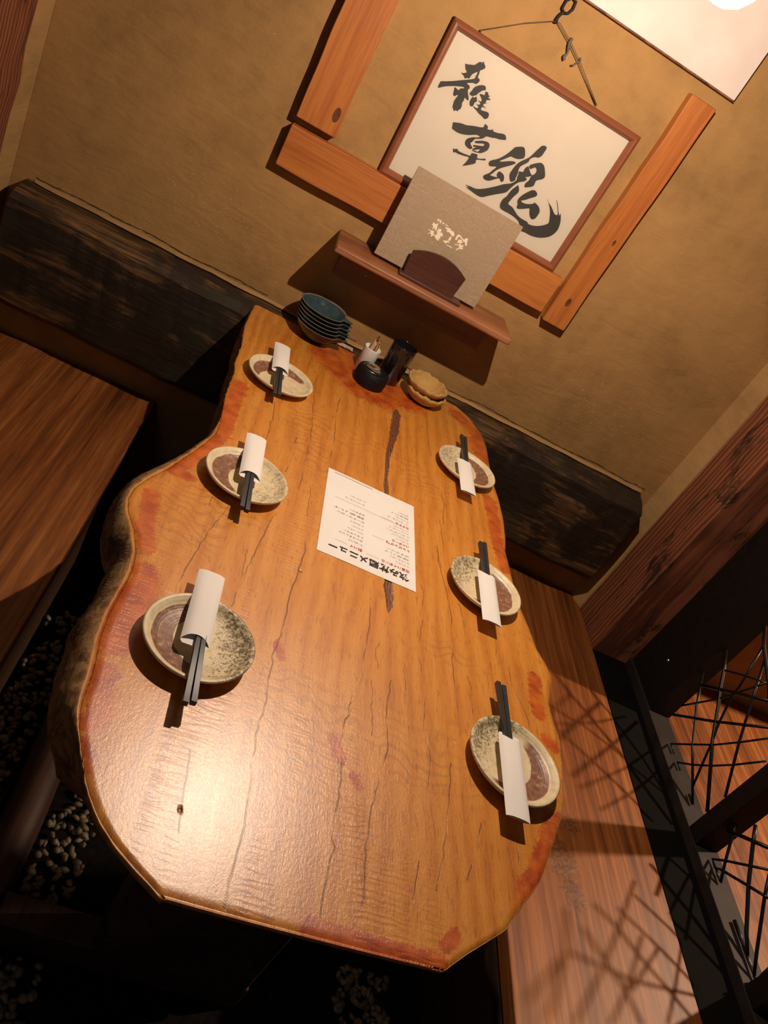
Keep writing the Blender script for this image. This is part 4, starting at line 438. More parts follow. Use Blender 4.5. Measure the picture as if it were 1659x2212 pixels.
# rough posts standing either side of the plaster bay
def post(name, x0, x1, y0, y1, lab):
    t = thing(name, lab, 'post', ((x0 + x1) / 2, (y0 + y1) / 2, ZF))
    m = MB(); n = 34; h = 2.7; V = []
    for i in range(n + 1):
        z = h * i / n; j = lambda: random.gauss(0, 0.0016)
        V += [(x0 - t.location.x + j(), y0 - t.location.y + j(), z), (x1 - t.location.x + j(), y0 - t.location.y + j(), z), (x1 - t.location.x + j(), y1 - t.location.y, z), (x0 - t.location.x + j(), y1 - t.location.y, z)]
    F = [(4 * i + a, 4 * i + (a + 1) % 4, 4 * i + 4 + (a + 1) % 4, 4 * i + 4 + a) for i in range(n) for a in range(4)] + [(3, 2, 1, 0), (4 * n, 4 * n + 1, 4 * n + 2, 4 * n + 3)]
    m.add(V, F); m.build('shaft', POST, t, bevel=0.004)
    return t
post('timber_post', -0.90, -0.712, -0.27, -0.0725, 'worn dark reddish timber post at the left end of the plaster wall')
post('timber_post', 1.4185, 1.632, -0.272, -0.0685, 'worn reddish timber post standing behind the right bench')

# charred wall beam the table butts against
x0, x1 = -0.66, 1.352
prof = [(0.0, 0.698), (-0.048, 0.696), (-0.075, 0.689), (-0.108, 0.672), (-0.112, 0.60), (-0.110, 0.50), (-0.104, 0.395), (-0.090, 0.375), (-0.0, 0.362)]
t_beam = thing('wall_beam', 'long charred black timber beam fixed low along the plaster wall behind the table', 'beam', (0.35, 0, 0.36))
nx = 90; V = []
for i in range(nx + 1):
    x = x0 + (x1 - x0) * i / nx
    wv = 0.004 * math.sin(i * 0.21) + 0.002 * math.sin(i * 0.73 + 1)
    for k, (y, z) in enumerate(prof):
        amp = 0 if k in (0, 8) else 1
        V.append((x + (0.015 * (z - 0.36) / 0.34 * -1 if i == nx else 0) - 0.35, min(0, y + amp * (wv + random.gauss(0, 0.0009))), z - 0.36 + (amp * (wv * 0.5 + random.gauss(0, 0.0008)) if k > 1 else random.gauss(0, .0006))))
np_ = len(prof)
F = [(i * np_ + k, (i + 1) * np_ + k, (i + 1) * np_ + k + 1, i * np_ + k + 1) for i in range(nx) for k in range(np_ - 1)] + [tuple(range(np_)), tuple(nx * np_ + k for k in range(np_))[::-1]]
MB().add(V, F).build('timber', BEAM, t_beam)
# pale plaster smeared along the top back arris and one polished spot
m = MB(); n = 120; V = []
for i in range(n + 1):
    x = x0 + 0.02 + (x1 - x0 - 0.03) * i / n; V += [(x - .35, -0.0005, 0.343 + .0035), (x - .35, -0.010 - 0.006 * abs(math.sin(i * .31)) - random.uniform(0, .003), 0.3415), (x - .35, -0.0005, 0.336)]
m.add(V, [(3 * i, 3 * i + 3, 3 * i + 4, 3 * i + 1) for i in range(n)]); m.build('plaster_seam', PLASTER_LIP, t_beam)
m = MB(); V = []
for i in range(13):
    x = 0.243 + 0.055 * i / 12; V += [(x - .35, -0.027, 0.3395), (x - .35, -0.050 + random.uniform(-.003, .003), 0.3388)]
m.add(V, [(2 * i, 2 * i + 2, 2 * i + 3, 2 * i + 1) for i in range(12)])
CHIP = plain('bare_chipped_spot', (0.62, 0.48, 0.38), 0.3, 0.35, 90)
tag(m.build('chipped_patch', CHIP, t_beam, fix=False), label='pale shiny chipped patch on top of the beam')

# header panel above the picture, edge of it in view
t = thing('header_panel', 'panel with lamp glare painted in, mounted high on the wall above the picture, beside the lamp', 'panel', (0.32, -0.012, 1.702))
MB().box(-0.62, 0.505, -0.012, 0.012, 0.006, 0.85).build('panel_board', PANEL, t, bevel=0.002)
MB().box(-0.62, 0.505, -0.0125, 0.012, 0.003, 0.0055).build('edge_strip', POST, t)

# ================================================================== BOARDS AND PICTURE
def board(name, lab, x0, x1, z0, z1, th, mt, wav=0.0, seed=0):
    t = thing(name, lab, 'board', ((x0 + x1) / 2, -th / 2, z0)); m = MB(); cx = (x0 + x1) / 2
    vert = (z1 - z0) > (x1 - x0); n = 40; V = []
    for i in range(n + 1):
        s = i / n
        a = wav * (math.sin(s * 9 + seed) + 0.6 * math.sin(s * 23 + seed * 2)); b = wav * (math.sin(s * 7 + 2 + seed) + 0.5 * math.sin(s * 19 + seed))
        if vert:
            z = (z1 - z0) * s; V += [(x0 - cx + a, -th / 2, z), (x1 - cx + b, -th / 2, z), (x1 - cx + b, th / 2, z), (x0 - cx + a, th / 2, z)]
        else:
            x = x0 - cx + (x1 - x0) * s; V += [(x, -th / 2, a), (x, th / 2, a), (x, th / 2, z1 - z0 + b), (x, -th / 2, z1 - z0 + b)]
    F = [(4 * i + k, 4 * i + (k + 1) % 4, 4 * i + 4 + (k + 1) % 4, 4 * i + 4 + k) for i in range(n) for k in range(4)] + [(3, 2, 1, 0), (4 * n, 4 * n + 1, 4 * n + 2, 4 * n + 3)]
    m.add(V, F); m.build('plank', mt, t, bevel=0.003)
    return t
board('pine_board', 'upright orange pine board on the wall left of the framed calligraphy', -0.102, 0.006, 1.172, 1.699, 0.036, BOARDV, 0.001, 1)
board('pine_board', 'horizontal orange pine board on the wall below the framed calligraphy', -0.102, 0.712, 1.048, 1.153, 0.036, BOARD, 0.0012, 4)
rb = board('pine_board', 'upright orange pine board on the wall right of the framed calligraphy', 0.724, 0.797, 1.033, 1.672, 0.036, BOARDV, 0.0010, 7)
KN = plain('pine_knot', (0.13, 0.035, 0.012), 0.5, 0.4, 120)
for b, kx, kz, kr in ((rb, 0.012, 0.265, 0.006), (rb, 0.0, 0.075, 0.009), (bpy.data.objects['pine_board'], 0.035, 0.05, 0.013)):
    m = MB(); m.lathe([(0.0001, -0.0004), (kr * .6, -0.0003), (kr, 0)], 16, 0, 0, 0); 
    o = m.build('knot', KN, b, fix=True); o.rotation_euler = (PI / 2, 0, 0); o.location = (kx, -0.0184, kz); o.scale = (0.7, 1.4, 1)

# framed calligraphy
t_pic = thing('framed_calligraphy', 'large framed sheet of black brush calligraphy hanging on the wall in a reddish wood frame', 'picture', (0.41, -0.001, 1.152))
px0, px1, pz0, pz1 = 0.138, 0.681, 1.152, 1.537; fw = 0.0205
def frame_piece(name, a, b, inner_a, inner_b):
    """bar with mitred ends, rounded section; a,b outer corners; inner corners"""
    m = MB(); sec = [(0, 0), (0, -0.014), (0.12, -0.020), (0.4, -0.0245), (0.65, -0.024), (0.88, -0.019), (1, -0.013), (1, 0)]
    V = []
    for P, Q in ((a, inner_a), (b, inner_b)):
        for s, y in sec: V.append((P[0] + (Q[0] - P[0]) * s - 0.41, y, P[1] + (Q[1] - P[1]) * s - 1.152))
    k = len(sec)
    m.add(V, [(i, (i + 1) % k, k + (i + 1) % k, k + i) for i in range(k)] + [tuple(range(k))[::-1], tuple(k + i for i in range(k))])
    return m.build(name, FRAME, t_pic)
O = [(px0, pz0), (px1, pz0), (px1, pz1), (px0, pz1)]; I = [(px0 + fw, pz0 + fw), (px1 - fw, pz0 + fw), (px1 - fw, pz1 - fw), (px0 + fw, pz1 - fw)]
for i in range(4): frame_piece('frame_bar', O[i], O[(i + 1) % 4], I[i], I[(i + 1) % 4])
m = MB(); m.box(px0 + fw - .003 - .41, px1 - fw + .003 - .41, -0.0085, -0.002, pz0 + fw - .003 - 1.152, pz1 - fw + .003 - 1.152, 0)
for pl in DATA['ink']:
    pts = catmull(pl + [pl[0]], 3)[:-1] if len(pl) > 8 else pl
    sx, sz = 1.0, 1.0
    m.poly([(q[0] - .41 , -0.0089, q[1] - 1.152) for q in pts], 1)
m.build('calligraphy_sheet', [RICEP, INK], t_pic, fix=False)
MB().add([(px0 + fw - .41, -0.0115, fw), (px1 - fw - .41, -0.0115, fw), (px1 - fw - .41, -0.0115, pz1 - pz0 - fw), (px0 + fw - .41, -0.0115, pz1 - pz0 - fw)], [(0, 1, 2, 3)]).build('acrylic_pane', PANE, t_pic, fix=False)
# hanging cord and hook
t = thing('picture_hanger', 'metal clasp and brown cord holding up the framed calligraphy', 'hanger', (0.355, -0.02, 1.64))
def rel(pts, y=-0.012): return [(x - 0.355, y + 0.02, z - 1.64) for x, z in pts]
MB().tube(rel([(0.3543, 1.6426), (0.29, 1.603), (0.207, 1.5424)]), 0.0013, 8).tube(rel([(0.207, 1.5424), (0.207, 1.536)]), 0.002, 8).build('cord', CORD, t, smooth=True)
MB().tube(rel([(0.355, 1.640), (0.400, 1.620), (0.446, 1.596), (0.5384, 1.5420)]), 0.0009, 8).tube(rel([(0.358, 1.642), (0.404, 1.623), (0.449, 1.599), (0.5410, 1.5420)], -0.013), 0.0009, 8).build('cord', CORD, t, smooth=True)
TW = plain('dark_twist', (0.11, 0.075, 0.065), 0.5, 0.2, 100)
MB().tube(rel(catmull([(0.404, 1.630), (0.404, 1.618), (0.409, 1.607), (0.412, 1.598), (0.409, 1.590), (0.414, 1.584)], 4)), [0.0035 if i < 9 else 0.0025 if i < 14 else .0035 for i in range(21)], 8).build('knot_tail', TW, t, smooth=True)
MB().tube(rel(catmull([(0.444, 1.606), (0.449, 1.600), (0.443, 1.593), (0.440, 1.586), (0.434, 1.583)], 4)), 0.0020, 8).build('knot_tail', TW, t, smooth=True)
MB().tube(rel(catmull([(0.352, 1.636), (0.350, 1.645), (0.352, 1.655), (0.357, 1.664)], 4)), [.0045] * 4 + [.0035] * 9, 10).build('clasp', STEELB, t, smooth=True)
m = MB(); cl = [(0.357, 1.662), (0.349, 1.668), (0.349, 1.684), (0.358, 1.696), (0.370, 1.693), (0.372, 1.678), (0.367, 1.666), (0.357, 1.662)]
m.tube(rel(cl), 0.0030, 8); m.build('clasp_loop', STEELB, t, smooth=True)

# ================================================================== SHELF WITH MENU HOLDER
t = thing('wall_shelf', 'small reddish wood shelf on the wall above the back of the table', 'shelf', (0.38, 0, 0.958))
MB().box(0.118 - .38, 0.643 - .38, -0.168, -0.0005, 0.0, 0.0185).build('shelf_board', SHELF, t, bevel=0.005, seg=3)
SHD = wood('shelf_batten_wood', (0.13, 0.05, 0.022), (0.2, 0.08, 0.035), (0.27, 0.11, 0.05), 'X', 0.6)
MB().box(0.150 - .38, 0.610 - .38, -0.020, -0.0005, -0.096, -0.0005).build('support_batten', SHD, t, bevel=0.002)
m = MB(); m.lathe([(0.0001, 0.0016), (0.0025, 0.0013), (0.0034, 0)], 16); o = m.build('screw_head', METAL, t, smooth=True); o.rotation_euler = (PI / 2, 0, 0); o.location = (0.2336 - .38, -0.0201, 0.9016 - 0.958)

ZS = 0.9768
t = thing('menu_stand', 'dark stained wooden menu stand with an arched front plate on the shelf', 'menu stand', (0.385, -0.085, ZS))
MB().box(-0.090, 0.094, -0.050, 0.050, 0, 0.0085).build('base', HOLDER, t, bevel=0.0015)
def arch(w, h0, h1, cx):
    pts = [(cx - w / 2, 0)] ; n = 16
    top = []
    for i in range(n + 1):
        s = i / n; a = (s - .5) * 2; top.append((cx - w / 2 + w * s + (-0.004 * (1 - s) + .006 * s), h0 + (h1 - h0) * (1 - a * a)))
    return pts + top + [(cx + w / 2, 0)]
m = MB(); pts = arch(0.148, 0.060, 0.083, -0.006)
m.prism(pts, lambda a, b, d: (a, d - b * 0.02, b), -0.033, -0.026)
m.build('front_plate', HOLDER, t, bevel=0.0012).location = (0, 0, 0.0087)
m = MB(); m.prism(pts, lambda a, b, d: (a, d + b * 0.05, b), 0.012, 0.019)
m.build('back_plate', HOLDER, t, bevel=0.0012).location = (0, 0, 0.0087)

t = thing('menu_folder', 'beige linen covered menu folder with white brush lettering held in the wooden stand', 'menu', (0.372, -0.09, ZS + 0.0092))
fx0, fx1 = 0.2175 - .372, 0.5255 - .372
sl = 0.035
def fol(y0, y1, h=0.238, dx=0.0): 
    m = MB(); V = []
    for z in (0, h):
        off = z * sl
        V += [(fx0 + dx, y0 + off, z), (fx1 + dx, y0 + off, z), (fx1 + dx, y1 + off, z), (fx0 + dx, y1 + off, z)]
    return m.add(V, [(0, 3, 2, 1), (4, 5, 6, 7), (0, 1, 5, 4), (1, 2, 6, 5), (2, 3, 7, 6), (3, 0, 4, 7)])
fol(-0.0050, -0.0020).build('front_cover', LINEN, t, bevel=0.0006)
fol(-0.0018, 0.0035, 0.233).build('pages', PAPER, t)
fol(0.0037, 0.0065, 0.2375, 0.0005).build('back_cover', LINEN, t, bevel=0.0006)
m = MB()
for pl in DATA['logo']:
    m.poly([(q[0] - .372, -0.0053 + (q[1] - ZS - .0092) * sl, q[1] - ZS - .0092) for q in pl])
tag(m.build('cover_lettering', LOGO, t, fix=False), label='white brush lettering printed upside down')

# ================================================================== TABLE
t_tab = thing('live_edge_table', 'large live edge slab table of glossy orange wood with cracks and red stained edges', 'table', (0.36, -0.9, ZF))
TLX = np.array(DATA['tl']); TLO = np.array(DATA['tlo']); TR = np.array(DATA['tr']); TF = np.array(DATA['tf'])
NX, NY = 900, 520
def smooth_interp(y, P):
    o = np.argsort(-P[:, 1]); py = P[o, 1]; px = P[o, 0]
    return np.interp(-y, -py, px)
ys0 = -0.066
u = np.linspace(0, 1, NX); v = np.linspace(0, 1, NY)
yend = -1.7245 + 0.012 * u ** 1.5; yst = ys0 - 0.004 * u
Y = yst[None, :] * (1 - v[:, None]) + yend[None, :] * v[:, None]
ym = Y.mean(axis=1)
Lx = smooth_interp(Y[:, 0], TLX); Rx = smooth_interp(Y[:, -1], TR)
def sm(a, k=5):
    ker = np.hanning(k + 2)[1:-1]; ker /= ker.sum(); b = np.pad(a, (k // 2, k // 2), 'edge'); return np.convolve(b, ker, 'valid')
def smk(a):
    b = sm(a, 7); b[:3] = a[:3]; b[-12:] = a[-12:]; return b
Lx = smk(Lx); Rx = smk(Rx)
X = Lx[:, None] * (1 - u[None, :]) + Rx[:, None] * u[None, :]
Zt = np.full_like(X, ZT)
def segd(px, py, a, b):
    ax, ay = a[0], a[1]; bx, by = b[0], b[1]; dx, dy = bx - ax, by - ay; L = dx * dx + dy * dy + 1e-12
    t_ = np.clip(((px - ax) * dx + (py - ay) * dy) / L, 0, 1)
    return np.hypot(px - ax - t_ * dx, py - ay - t_ * dy), t_
stain = np.full(X.shape, -2.0)
for s in DATA['stain']:
    for i in range(len(s) - 1):
        d, tt = segd(X, Y, s[i], s[i + 1]); wd = max(s[i][2] * 1.5, 0.007); stain = np.maximum(stain, 1.75 - 1.4 * d / wd)
edge_d = np.minimum(np.minimum(X - Lx[:, None], Rx[:, None] - X), Y - yend[None, :])
stain = np.maximum(stain, -0.85 - edge_d / 0.03)
crack = np.zeros(X.shape)
extra = []
for k in range(14):
    xa = random.uniform(0.05, 0.70); ya = random.uniform(-1.65, -0.3); L = random.uniform(0.04, 0.13); pts = [(xa, ya)]
    for j in range(6): pts.append((pts[-1][0] + random.gauss(0.0, 0.0022), pts[-1][1] - L / 6))
    extra.append(pts)
def jit(pl):
    q = [pl[0]]
    for a, b in zip(pl[:-1], pl[1:]):
        n = max(2, int(math.hypot(b[0] - a[0], b[1] - a[1]) / 0.012))
        for i in range(1, n + 1): q.append((a[0] + (b[0] - a[0]) * i / n + (random.gauss(0, 0.0012) if i < n else 0), a[1] + (b[1] - a[1]) * i / n))
    return q
for kk, pl in enumerate(list(DATA['cracks']) + extra):
    pl = jit(pl); wd = 0.0013 if kk < len(DATA['cracks']) else 0.0009
    if kk in (5, 7, 8): wd = 0.0016
    lo = min(p[0] for p in pl) - .01; hi = max(p[0] for p in pl) + .01; yl = min(p[1] for p in pl) - .01; yh = max(p[1] for p in pl) + .01
    msk = (X > lo) & (X < hi) & (Y > yl) & (Y < yh); cx_, cy_ = X[msk], Y[msk]; best = np.zeros(cx_.shape)
    for i in range(len(pl) - 1):
        d, tt = segd(cx_, cy_, pl[i], pl[i + 1]); best = np.maximum(best, 1 - d / wd)
    crack[msk] = np.maximum(crack[msk], best)
scratch = np.zeros(X.shape)
SCR = DATA['scr'] + [[(a, b), (a + random.uniform(-.02, .05), b - random.uniform(.0, .02))] for a, b in [(random.uniform(.05, .6), random.uniform(-1.6, -1.1)) for _ in range(10)]]
for kk, pl in enumerate(SCR):
    for i in range(len(pl) - 1):
        d, tt = segd(X, Y, pl[i], pl[i + 1]); scratch = np.maximum(scratch, 1 - d / (0.0016 if kk < 3 else 0.0009))
knot = np.full(X.shape, -2.0)
for i in range(len(DATA['knot']) - 1):
    a, b = DATA['knot'][i], DATA['knot'][i + 1]; d, tt = segd(X, Y, a, b); wd = a[2] * (1 - tt) + b[2] * tt; knot = np.maximum(knot, 1 - d / wd)
for hx, hy, hr in ((0.2555, -1.105, .004), (0.655, -1.02, .004), (0.16, -1.62, 0.004), (0.33, -0.62, .002)):
    knot = np.maximum(knot, 1.0 - np.hypot(X - hx, Y - hy) / hr)
Zt = ZT - 0.0015 * np.clip(knot * 2, 0, 1) + 0.0
Zt -= 0.0025 * np.clip(1 - edge_d / 0.012, 0, 1) ** 2
V = np.stack([X - 0.36, Y + 0.9, Zt - ZF], axis=2).reshape(-1, 3)
idx = np.arange(NX * NY).reshape(NY, NX)
quads = np.stack([idx[:-1, :-1], idx[1:, :-1], idx[1:, 1:], idx[:-1, 1:]], axis=2).reshape(-1, 4)
loop = np.concatenate([idx[:, 0], idx[-1, 1:], idx[-2::-1, -1], idx[0, -2:0:-1]])
nL = NY; nF = NX - 1; nR = NY - 1
LP = V[loop]; kind = np.concatenate([np.zeros(NY), np.ones(NX - 1), np.full(NY - 1, 2), np.full(NX - 2, 3)])
nxt = np.roll(LP, -3, 0) - np.roll(LP, 3, 0); nrm = np.stack([nxt[:, 1], -nxt[:, 0]], 1); nrm /= np.linalg.norm(nrm, axis=1)[:, None] + 1e-9
cen = np.array([0, 0])
sgn = np.sign((nrm * (LP[:, :2] - cen)).sum(1)); 
# outward offset on the lower arris
off = np.full(len(LP), 0.006)
lo_x = sm(smooth_interp(LP[:NY, 1] - 0.9, TLO), 9)
left_off = np.clip((LP[:NY, 0] + 0.36) - lo_x, 0.004, 0.07)
left_off[int(NY * .975):] = np.linspace(left_off[int(NY * .975)], 0.006, NY - int(NY * .975))
left_off = sm(left_off, 9)
O3 = LP.copy(); d2 = nrm * np.where(sgn < 0, -1, 1)[:, None]
wl = np.clip((np.arange(NY) / NY - 0.90) / 0.08, 0, 1)
full = d2 * 0.006
full[:NY, 0] = -left_off * (1 - wl) + d2[:NY, 0] * 0.012 * wl; full[:NY, 1] = d2[:NY, 1] * 0.012 * wl
back = kind == 3; full[back] = np.array([0, -0.055])
under = np.where(kind == 1, 1.0, 0.0); under[:NY] = wl; under[NY + NX - 1:NY + NX - 1 + NY - 1] = np.clip((np.arange(NY - 1)[::-1] / NY - 0.93) / 0.05, 0, 1)
rings = [(0.22, -0.003, .45), (0.5, -0.011, .8), (0.8, -0.026, .8), (1.0, -0.050, 1.0), (0.85, -0.078, 1.0), (0.2, -0.098, 1.0)]
allV = [V]; allF = [quads]; bark = [np.zeros(len(V))]
prev = loop; base = len(V); rn = rng.normal(0, 0.0012, (len(rings), len(LP)))
for ri, (k, dz, bk) in enumerate(rings):
    kk = np.full(len(LP), k)
    P = LP.copy(); P[:, :2] += full * kk[:, None]
    inw = np.array([0, 0.004, 0.016, 0.045, 0.085, 0.12])[ri] * under; dirn = d2.copy(); P[:, :2] -= dirn * inw[:, None]
    bkk = back; P[bkk, 1] = LP[bkk, 1] + np.array([-0.012, -0.032, -0.050, -0.058, -0.060, -0.060])[ri]
    P[:, 2] = (ZT - ZF) + dz + np.where(kind == 0, 0, 0)
    P[:, 0] += sm(rn[ri], 5) * np.where(kind == 0, 1.0, 0.15)
    cur = np.arange(base, base + len(LP)); base += len(LP); allV.append(P)
    allF.append(np.stack([prev, np.roll(prev, -1), np.roll(cur, -1), cur], 1)); 
    bark.append(np.where(kind == 0, bk * (1 - np.concatenate([wl, np.zeros(len(LP) - NY)]) * .6), np.where(kind == 2, bk * .8, bk * 0.5)))
    prev = cur
# close below with a cap fan
cpt = np.array([[0, 0, ZT - ZF - 0.098]]); allV.append(cpt); bark.append(np.zeros(1))
VV = np.concatenate(allV); QF = np.concatenate(allF)
me = bpy.data.meshes.new('tabletop')
tri = [(int(prev[i]), int(prev[(i + 1) % len(prev)]), base) for i in range(len(prev))]
nv, nq, nt = len(VV), len(QF), len(tri)
me.vertices.add(nv); me.vertices.foreach_set('co', VV.ravel())
li = np.concatenate([QF.ravel(), np.array(tri).ravel()]); me.loops.add(len(li)); me.loops.foreach_set('vertex_index', li.astype(np.int32))
me.polygons.add(nq + nt); ls = np.concatenate([np.arange(nq) * 4, nq * 4 + np.arange(nt) * 3]); me.polygons.foreach_set('loop_start', ls.astype(np.int32))
me.polygons.foreach_set('use_smooth', [True] * (nq + nt)); me.update(calc_edges=True); me.validate()
def fattr(nm, arr):
    a = me.attributes.new(nm, 'FLOAT', 'POINT'); a.data.foreach_set('value', arr.astype(np.float32))
pad = nv - NX * NY
fattr('scratch', np.concatenate([scratch.ravel(), np.zeros(pad)])); fattr('stain', np.concatenate([stain.ravel(), np.full(pad, -1.0)])); fattr('crack', np.concatenate([crack.ravel(), np.zeros(pad)])); fattr('knot', np.concatenate([knot.ravel(), np.full(pad, -2.0)])); fattr('bark', np.concatenate(bark))
me.materials.append(TABLE)
link(bpy.data.objects.new('tabletop', me), t_tab)
MB().box(-0.15, 0.15, -0.55, -0.47, 0.08, 0.70).build('leg', SLEDM, t_tab, bevel=0.01)
MB().box(-0.15, 0.15, 0.47, 0.55, 0.08, 0.70).build('leg', SLEDM, t_tab, bevel=0.01)
m = MB(); V = []; n = 40
for i in range(n + 1):
    y = -1.00 + 1.75 * i / n; a = [(-0.035, 0), (-0.04, 0.05), (-0.02, 0.085), (0.02, 0.085), (0.04, 0.04), (0.035, 0)]
    V += [(ax - 0.36 + 0.004 * math.sin(i * .5) + (0.0), y, az + random.gauss(0, .001) * (az > 0)) for ax, az in a]
m.add(V, [(6 * i + k, 6 * i + (k + 1) % 6, 6 * i + 6 + (k + 1) % 6, 6 * i + 6 + k) for i in range(n) for k in range(6)] + [tuple(range(6))[::-1], tuple(6 * n + k for k in range(6))])
m.build('foot_rail', SLEDM, t_tab, smooth=True)
MB().box(-0.33, 0.16, -0.54, -0.48, 0.0, 0.0795).build('cross_foot', SLEDM, t_tab, bevel=0.005)
MB().box(-0.33, 0.16, 0.48, 0.54, 0.0, 0.0795).build('cross_foot', SLEDM, t_tab, bevel=0.005)

# ================================================================== BENCHES AND PARTITION
t = thing('bench', 'long low wooden bench on the left side of the table', 'bench', (-0.43, -1.1, ZF))
MB().box(-0.280, 0.281, -1.3, 1.098, 0.31, 0.35).build('seat_board', BENCH, t, bevel=0.003)
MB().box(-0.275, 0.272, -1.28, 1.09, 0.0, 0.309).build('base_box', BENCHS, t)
t = thing('bench', 'long low wooden bench on the right side of the table striped with lattice shadows', 'bench', (1.18, -1.1, ZF))
m = MB(); xl = -0.205; 
pts = [(xl + 0.01, 1.098), (0.205, 1.098), (0.232, 1.03), (0.237, 0.8), (0.242, -1.3), (xl - 0.06, -1.3)]
m.prism([(a, b) for a, b in pts], lambda a, b, d: (a, b, d), 0.31, 0.35)
m.build('seat_board', BENCHR, t, bevel=0.003)
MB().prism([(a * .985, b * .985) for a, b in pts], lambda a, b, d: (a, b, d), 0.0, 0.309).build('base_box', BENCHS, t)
t = thing('bench', 'wooden bench seen through the iron lattice in the next booth', 'bench', (2.2, -1.1, ZF))
MB().box(-0.53, 0.75, -1.5, 1.098, 0.17, 0.21).build('seat_board', BENCH, t, bevel=0.003)
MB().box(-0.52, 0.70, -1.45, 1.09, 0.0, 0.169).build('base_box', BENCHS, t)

t = thing('lattice_partition', 'black framed partition with crisscross bent iron rods beside the right bench', 'partition', (1.59, -0.95, ZF))
bx = lambda x0, x1, y0, y1, z0, z1: (x0 - 1.59, x1 - 1.59, y0 + .95, y1 + .95, z0 - ZF, z1 - ZF)
MB().box(*bx(1.424, 1.552, -2.4, -0.273, ZF, 0.247)).build('sill_board', VOIDB, t, bevel=0.002)
MB().box(*bx(1.5535, 1.630, -2.4, -0.273, ZF, 0.275)).build('bottom_rail', STEELB, t, bevel=0.002)
MB().box(*bx(1.562, 1.632, -0.500, -0.273, 0.2755, 2.5)).build('stile', BLACKW, t, bevel=0.002)
MB().box(*bx(1.553, 1.628, -0.955, -0.903, 0.2755, 2.5)).build('mullion', BLACKW, t, bevel=0.002)
MB().box(*bx(1.553, 1.628, -1.352, -1.300, 0.2755, 2.5)).build('mullion', BLACKW, t, bevel=0.002)
MB().box(*bx(1.553, 1.628, -1.75, -1.70, 0.2755, 2.5)).build('mullion', BLACKW, t, bevel=0.002)
m = MB(); m.lathe([(0.0001, 0.004), (0.004, 0.003), (0.006, 0)], 16)
o = m.build('bolt_head', METAL, t, smooth=True); o.rotation_euler = (0, -PI / 2, 0); o.location = (-0.0285, 0.555, 0.50)
for rd in DATA['rods']:
    rr = rd[-1][0]; pts = rd[:-1]
    P = [(1.590 - 1.59, max(-2.3, q[0]) + .95, max(q[1], 0.279 + rr) - ZF) for q in pts]
    MB().tube(P, rr * 1.35, 8).build('iron_rod', IRON, t, smooth=True)
for pts, rr in [([[-1.1264, 0.6622], [-1.1599, 0.6079], [-1.1947, 0.5549], [-1.2566, 0.4168]], 0.0032), ([[-1.059, 0.601], [-1.1048, 0.5629], [-1.1509, 0.5365], [-1.2246, 0.4864], [-1.2897, 0.4445]], 0.0032), ([[-1.0703, 0.553], [-1.1554, 0.4783], [-1.2374, 0.413]], 0.0032), ([[-1.0493, 0.5068], [-1.1184, 0.4428], [-1.1529, 0.413]], 0.0032), ([[-1.1253, 0.5148], [-1.1884, 0.5599], [-1.2404, 0.6154]], 0.0032), ([[-1.0195, 0.4971], [-1.1079, 0.5638], [-1.1525, 0.6025]], 0.0032), ([[-1.1546, 0.4829], [-1.2063, 0.5656]], 0.0032), ([[-1.1563, 0.4146], [-1.2322, 0.4699], [-1.2763, 0.5076]], 0.0032), ([[-1.0602, 0.6535], [-1.128, 0.6677], [-1.2027, 0.7054]], 0.0032), ([[-1.132, 0.6743], [-1.173, 0.7303]], 0.0032), ([[-1.1644, 0.6125], [-1.2204, 0.672]], 0.0032), ([[-1.0951, 0.6303], [-1.1525, 0.6025], [-1.2035, 0.5763], [-1.2588, 0.5602]], 0.0032)]:
    MB().tube([(0.0, q[0] + .95, q[1] - ZF) for q in pts], rr, 8).build('iron_rod', IRON, t, smooth=True)

# ================================================================== GRAVEL
def gravel():
    bm = bmesh.new(); bmesh.ops.create_icosphere(bm, subdivisions=1, radius=1.0); bv = np.array([v.co[:] for v in bm.verts]); bf = np.array([[v.index for v in f.verts] for f in bm.faces]); bm.free()
    VS = []; FS = []; b = 0
    for (gx0, gx1, gy0, gy1, n) in ((-0.145, 0.15, -2.1, -0.62, 1700), (0.735, 0.86, -1.52, -1.30, 150)):
        for i in range(n):
            GX, GY = random.uniform(gx0, gx1), random.uniform(gy0, gy1)
            if abs(GX) < 0.055 and -1.92 < GY < -0.12: continue
            if GX < 0.54 and (abs(GY + 1.41) < .045 or abs(GY + 0.39) < .045): continue
            s = np.array([random.uniform(.006, .013), random.uniform(.005, .010), random.uniform(.004, .0065)]); a = random.uniform(0, 2 * PI)
            v_ = bv * s * (1 + rng.normal(0, .10, (len(bv), 1))); ca, sa = math.cos(a), math.sin(a)
            tx = random.gauss(0, .35); v_ = np.stack([v_[:, 0] * ca - v_[:, 1] * sa, v_[:, 0] * sa + v_[:, 1] * ca, v_[:, 2] + v_[:, 0] * tx * .5], 1)
            v_ += np.array([GX, GY, ZF + 0.003 + random.uniform(0, .008)])
            VS.append(v_); FS.append(bf + b); b += len(bv)
    VS = np.concatenate(VS); FS = np.concatenate(FS)
    me = bpy.data.meshes.new('gravel'); me.from_pydata(VS.tolist(), [], FS.tolist()); me.polygons.foreach_set('use_smooth', [True] * len(FS)); me.materials.append(GRAVEL)
    o = bpy.data.objects.new('gravel', me); link(o); tag(o, 'small rounded brown pebbles bedded in the dark floor under the table', 'gravel', kind='stuff')
gravel()

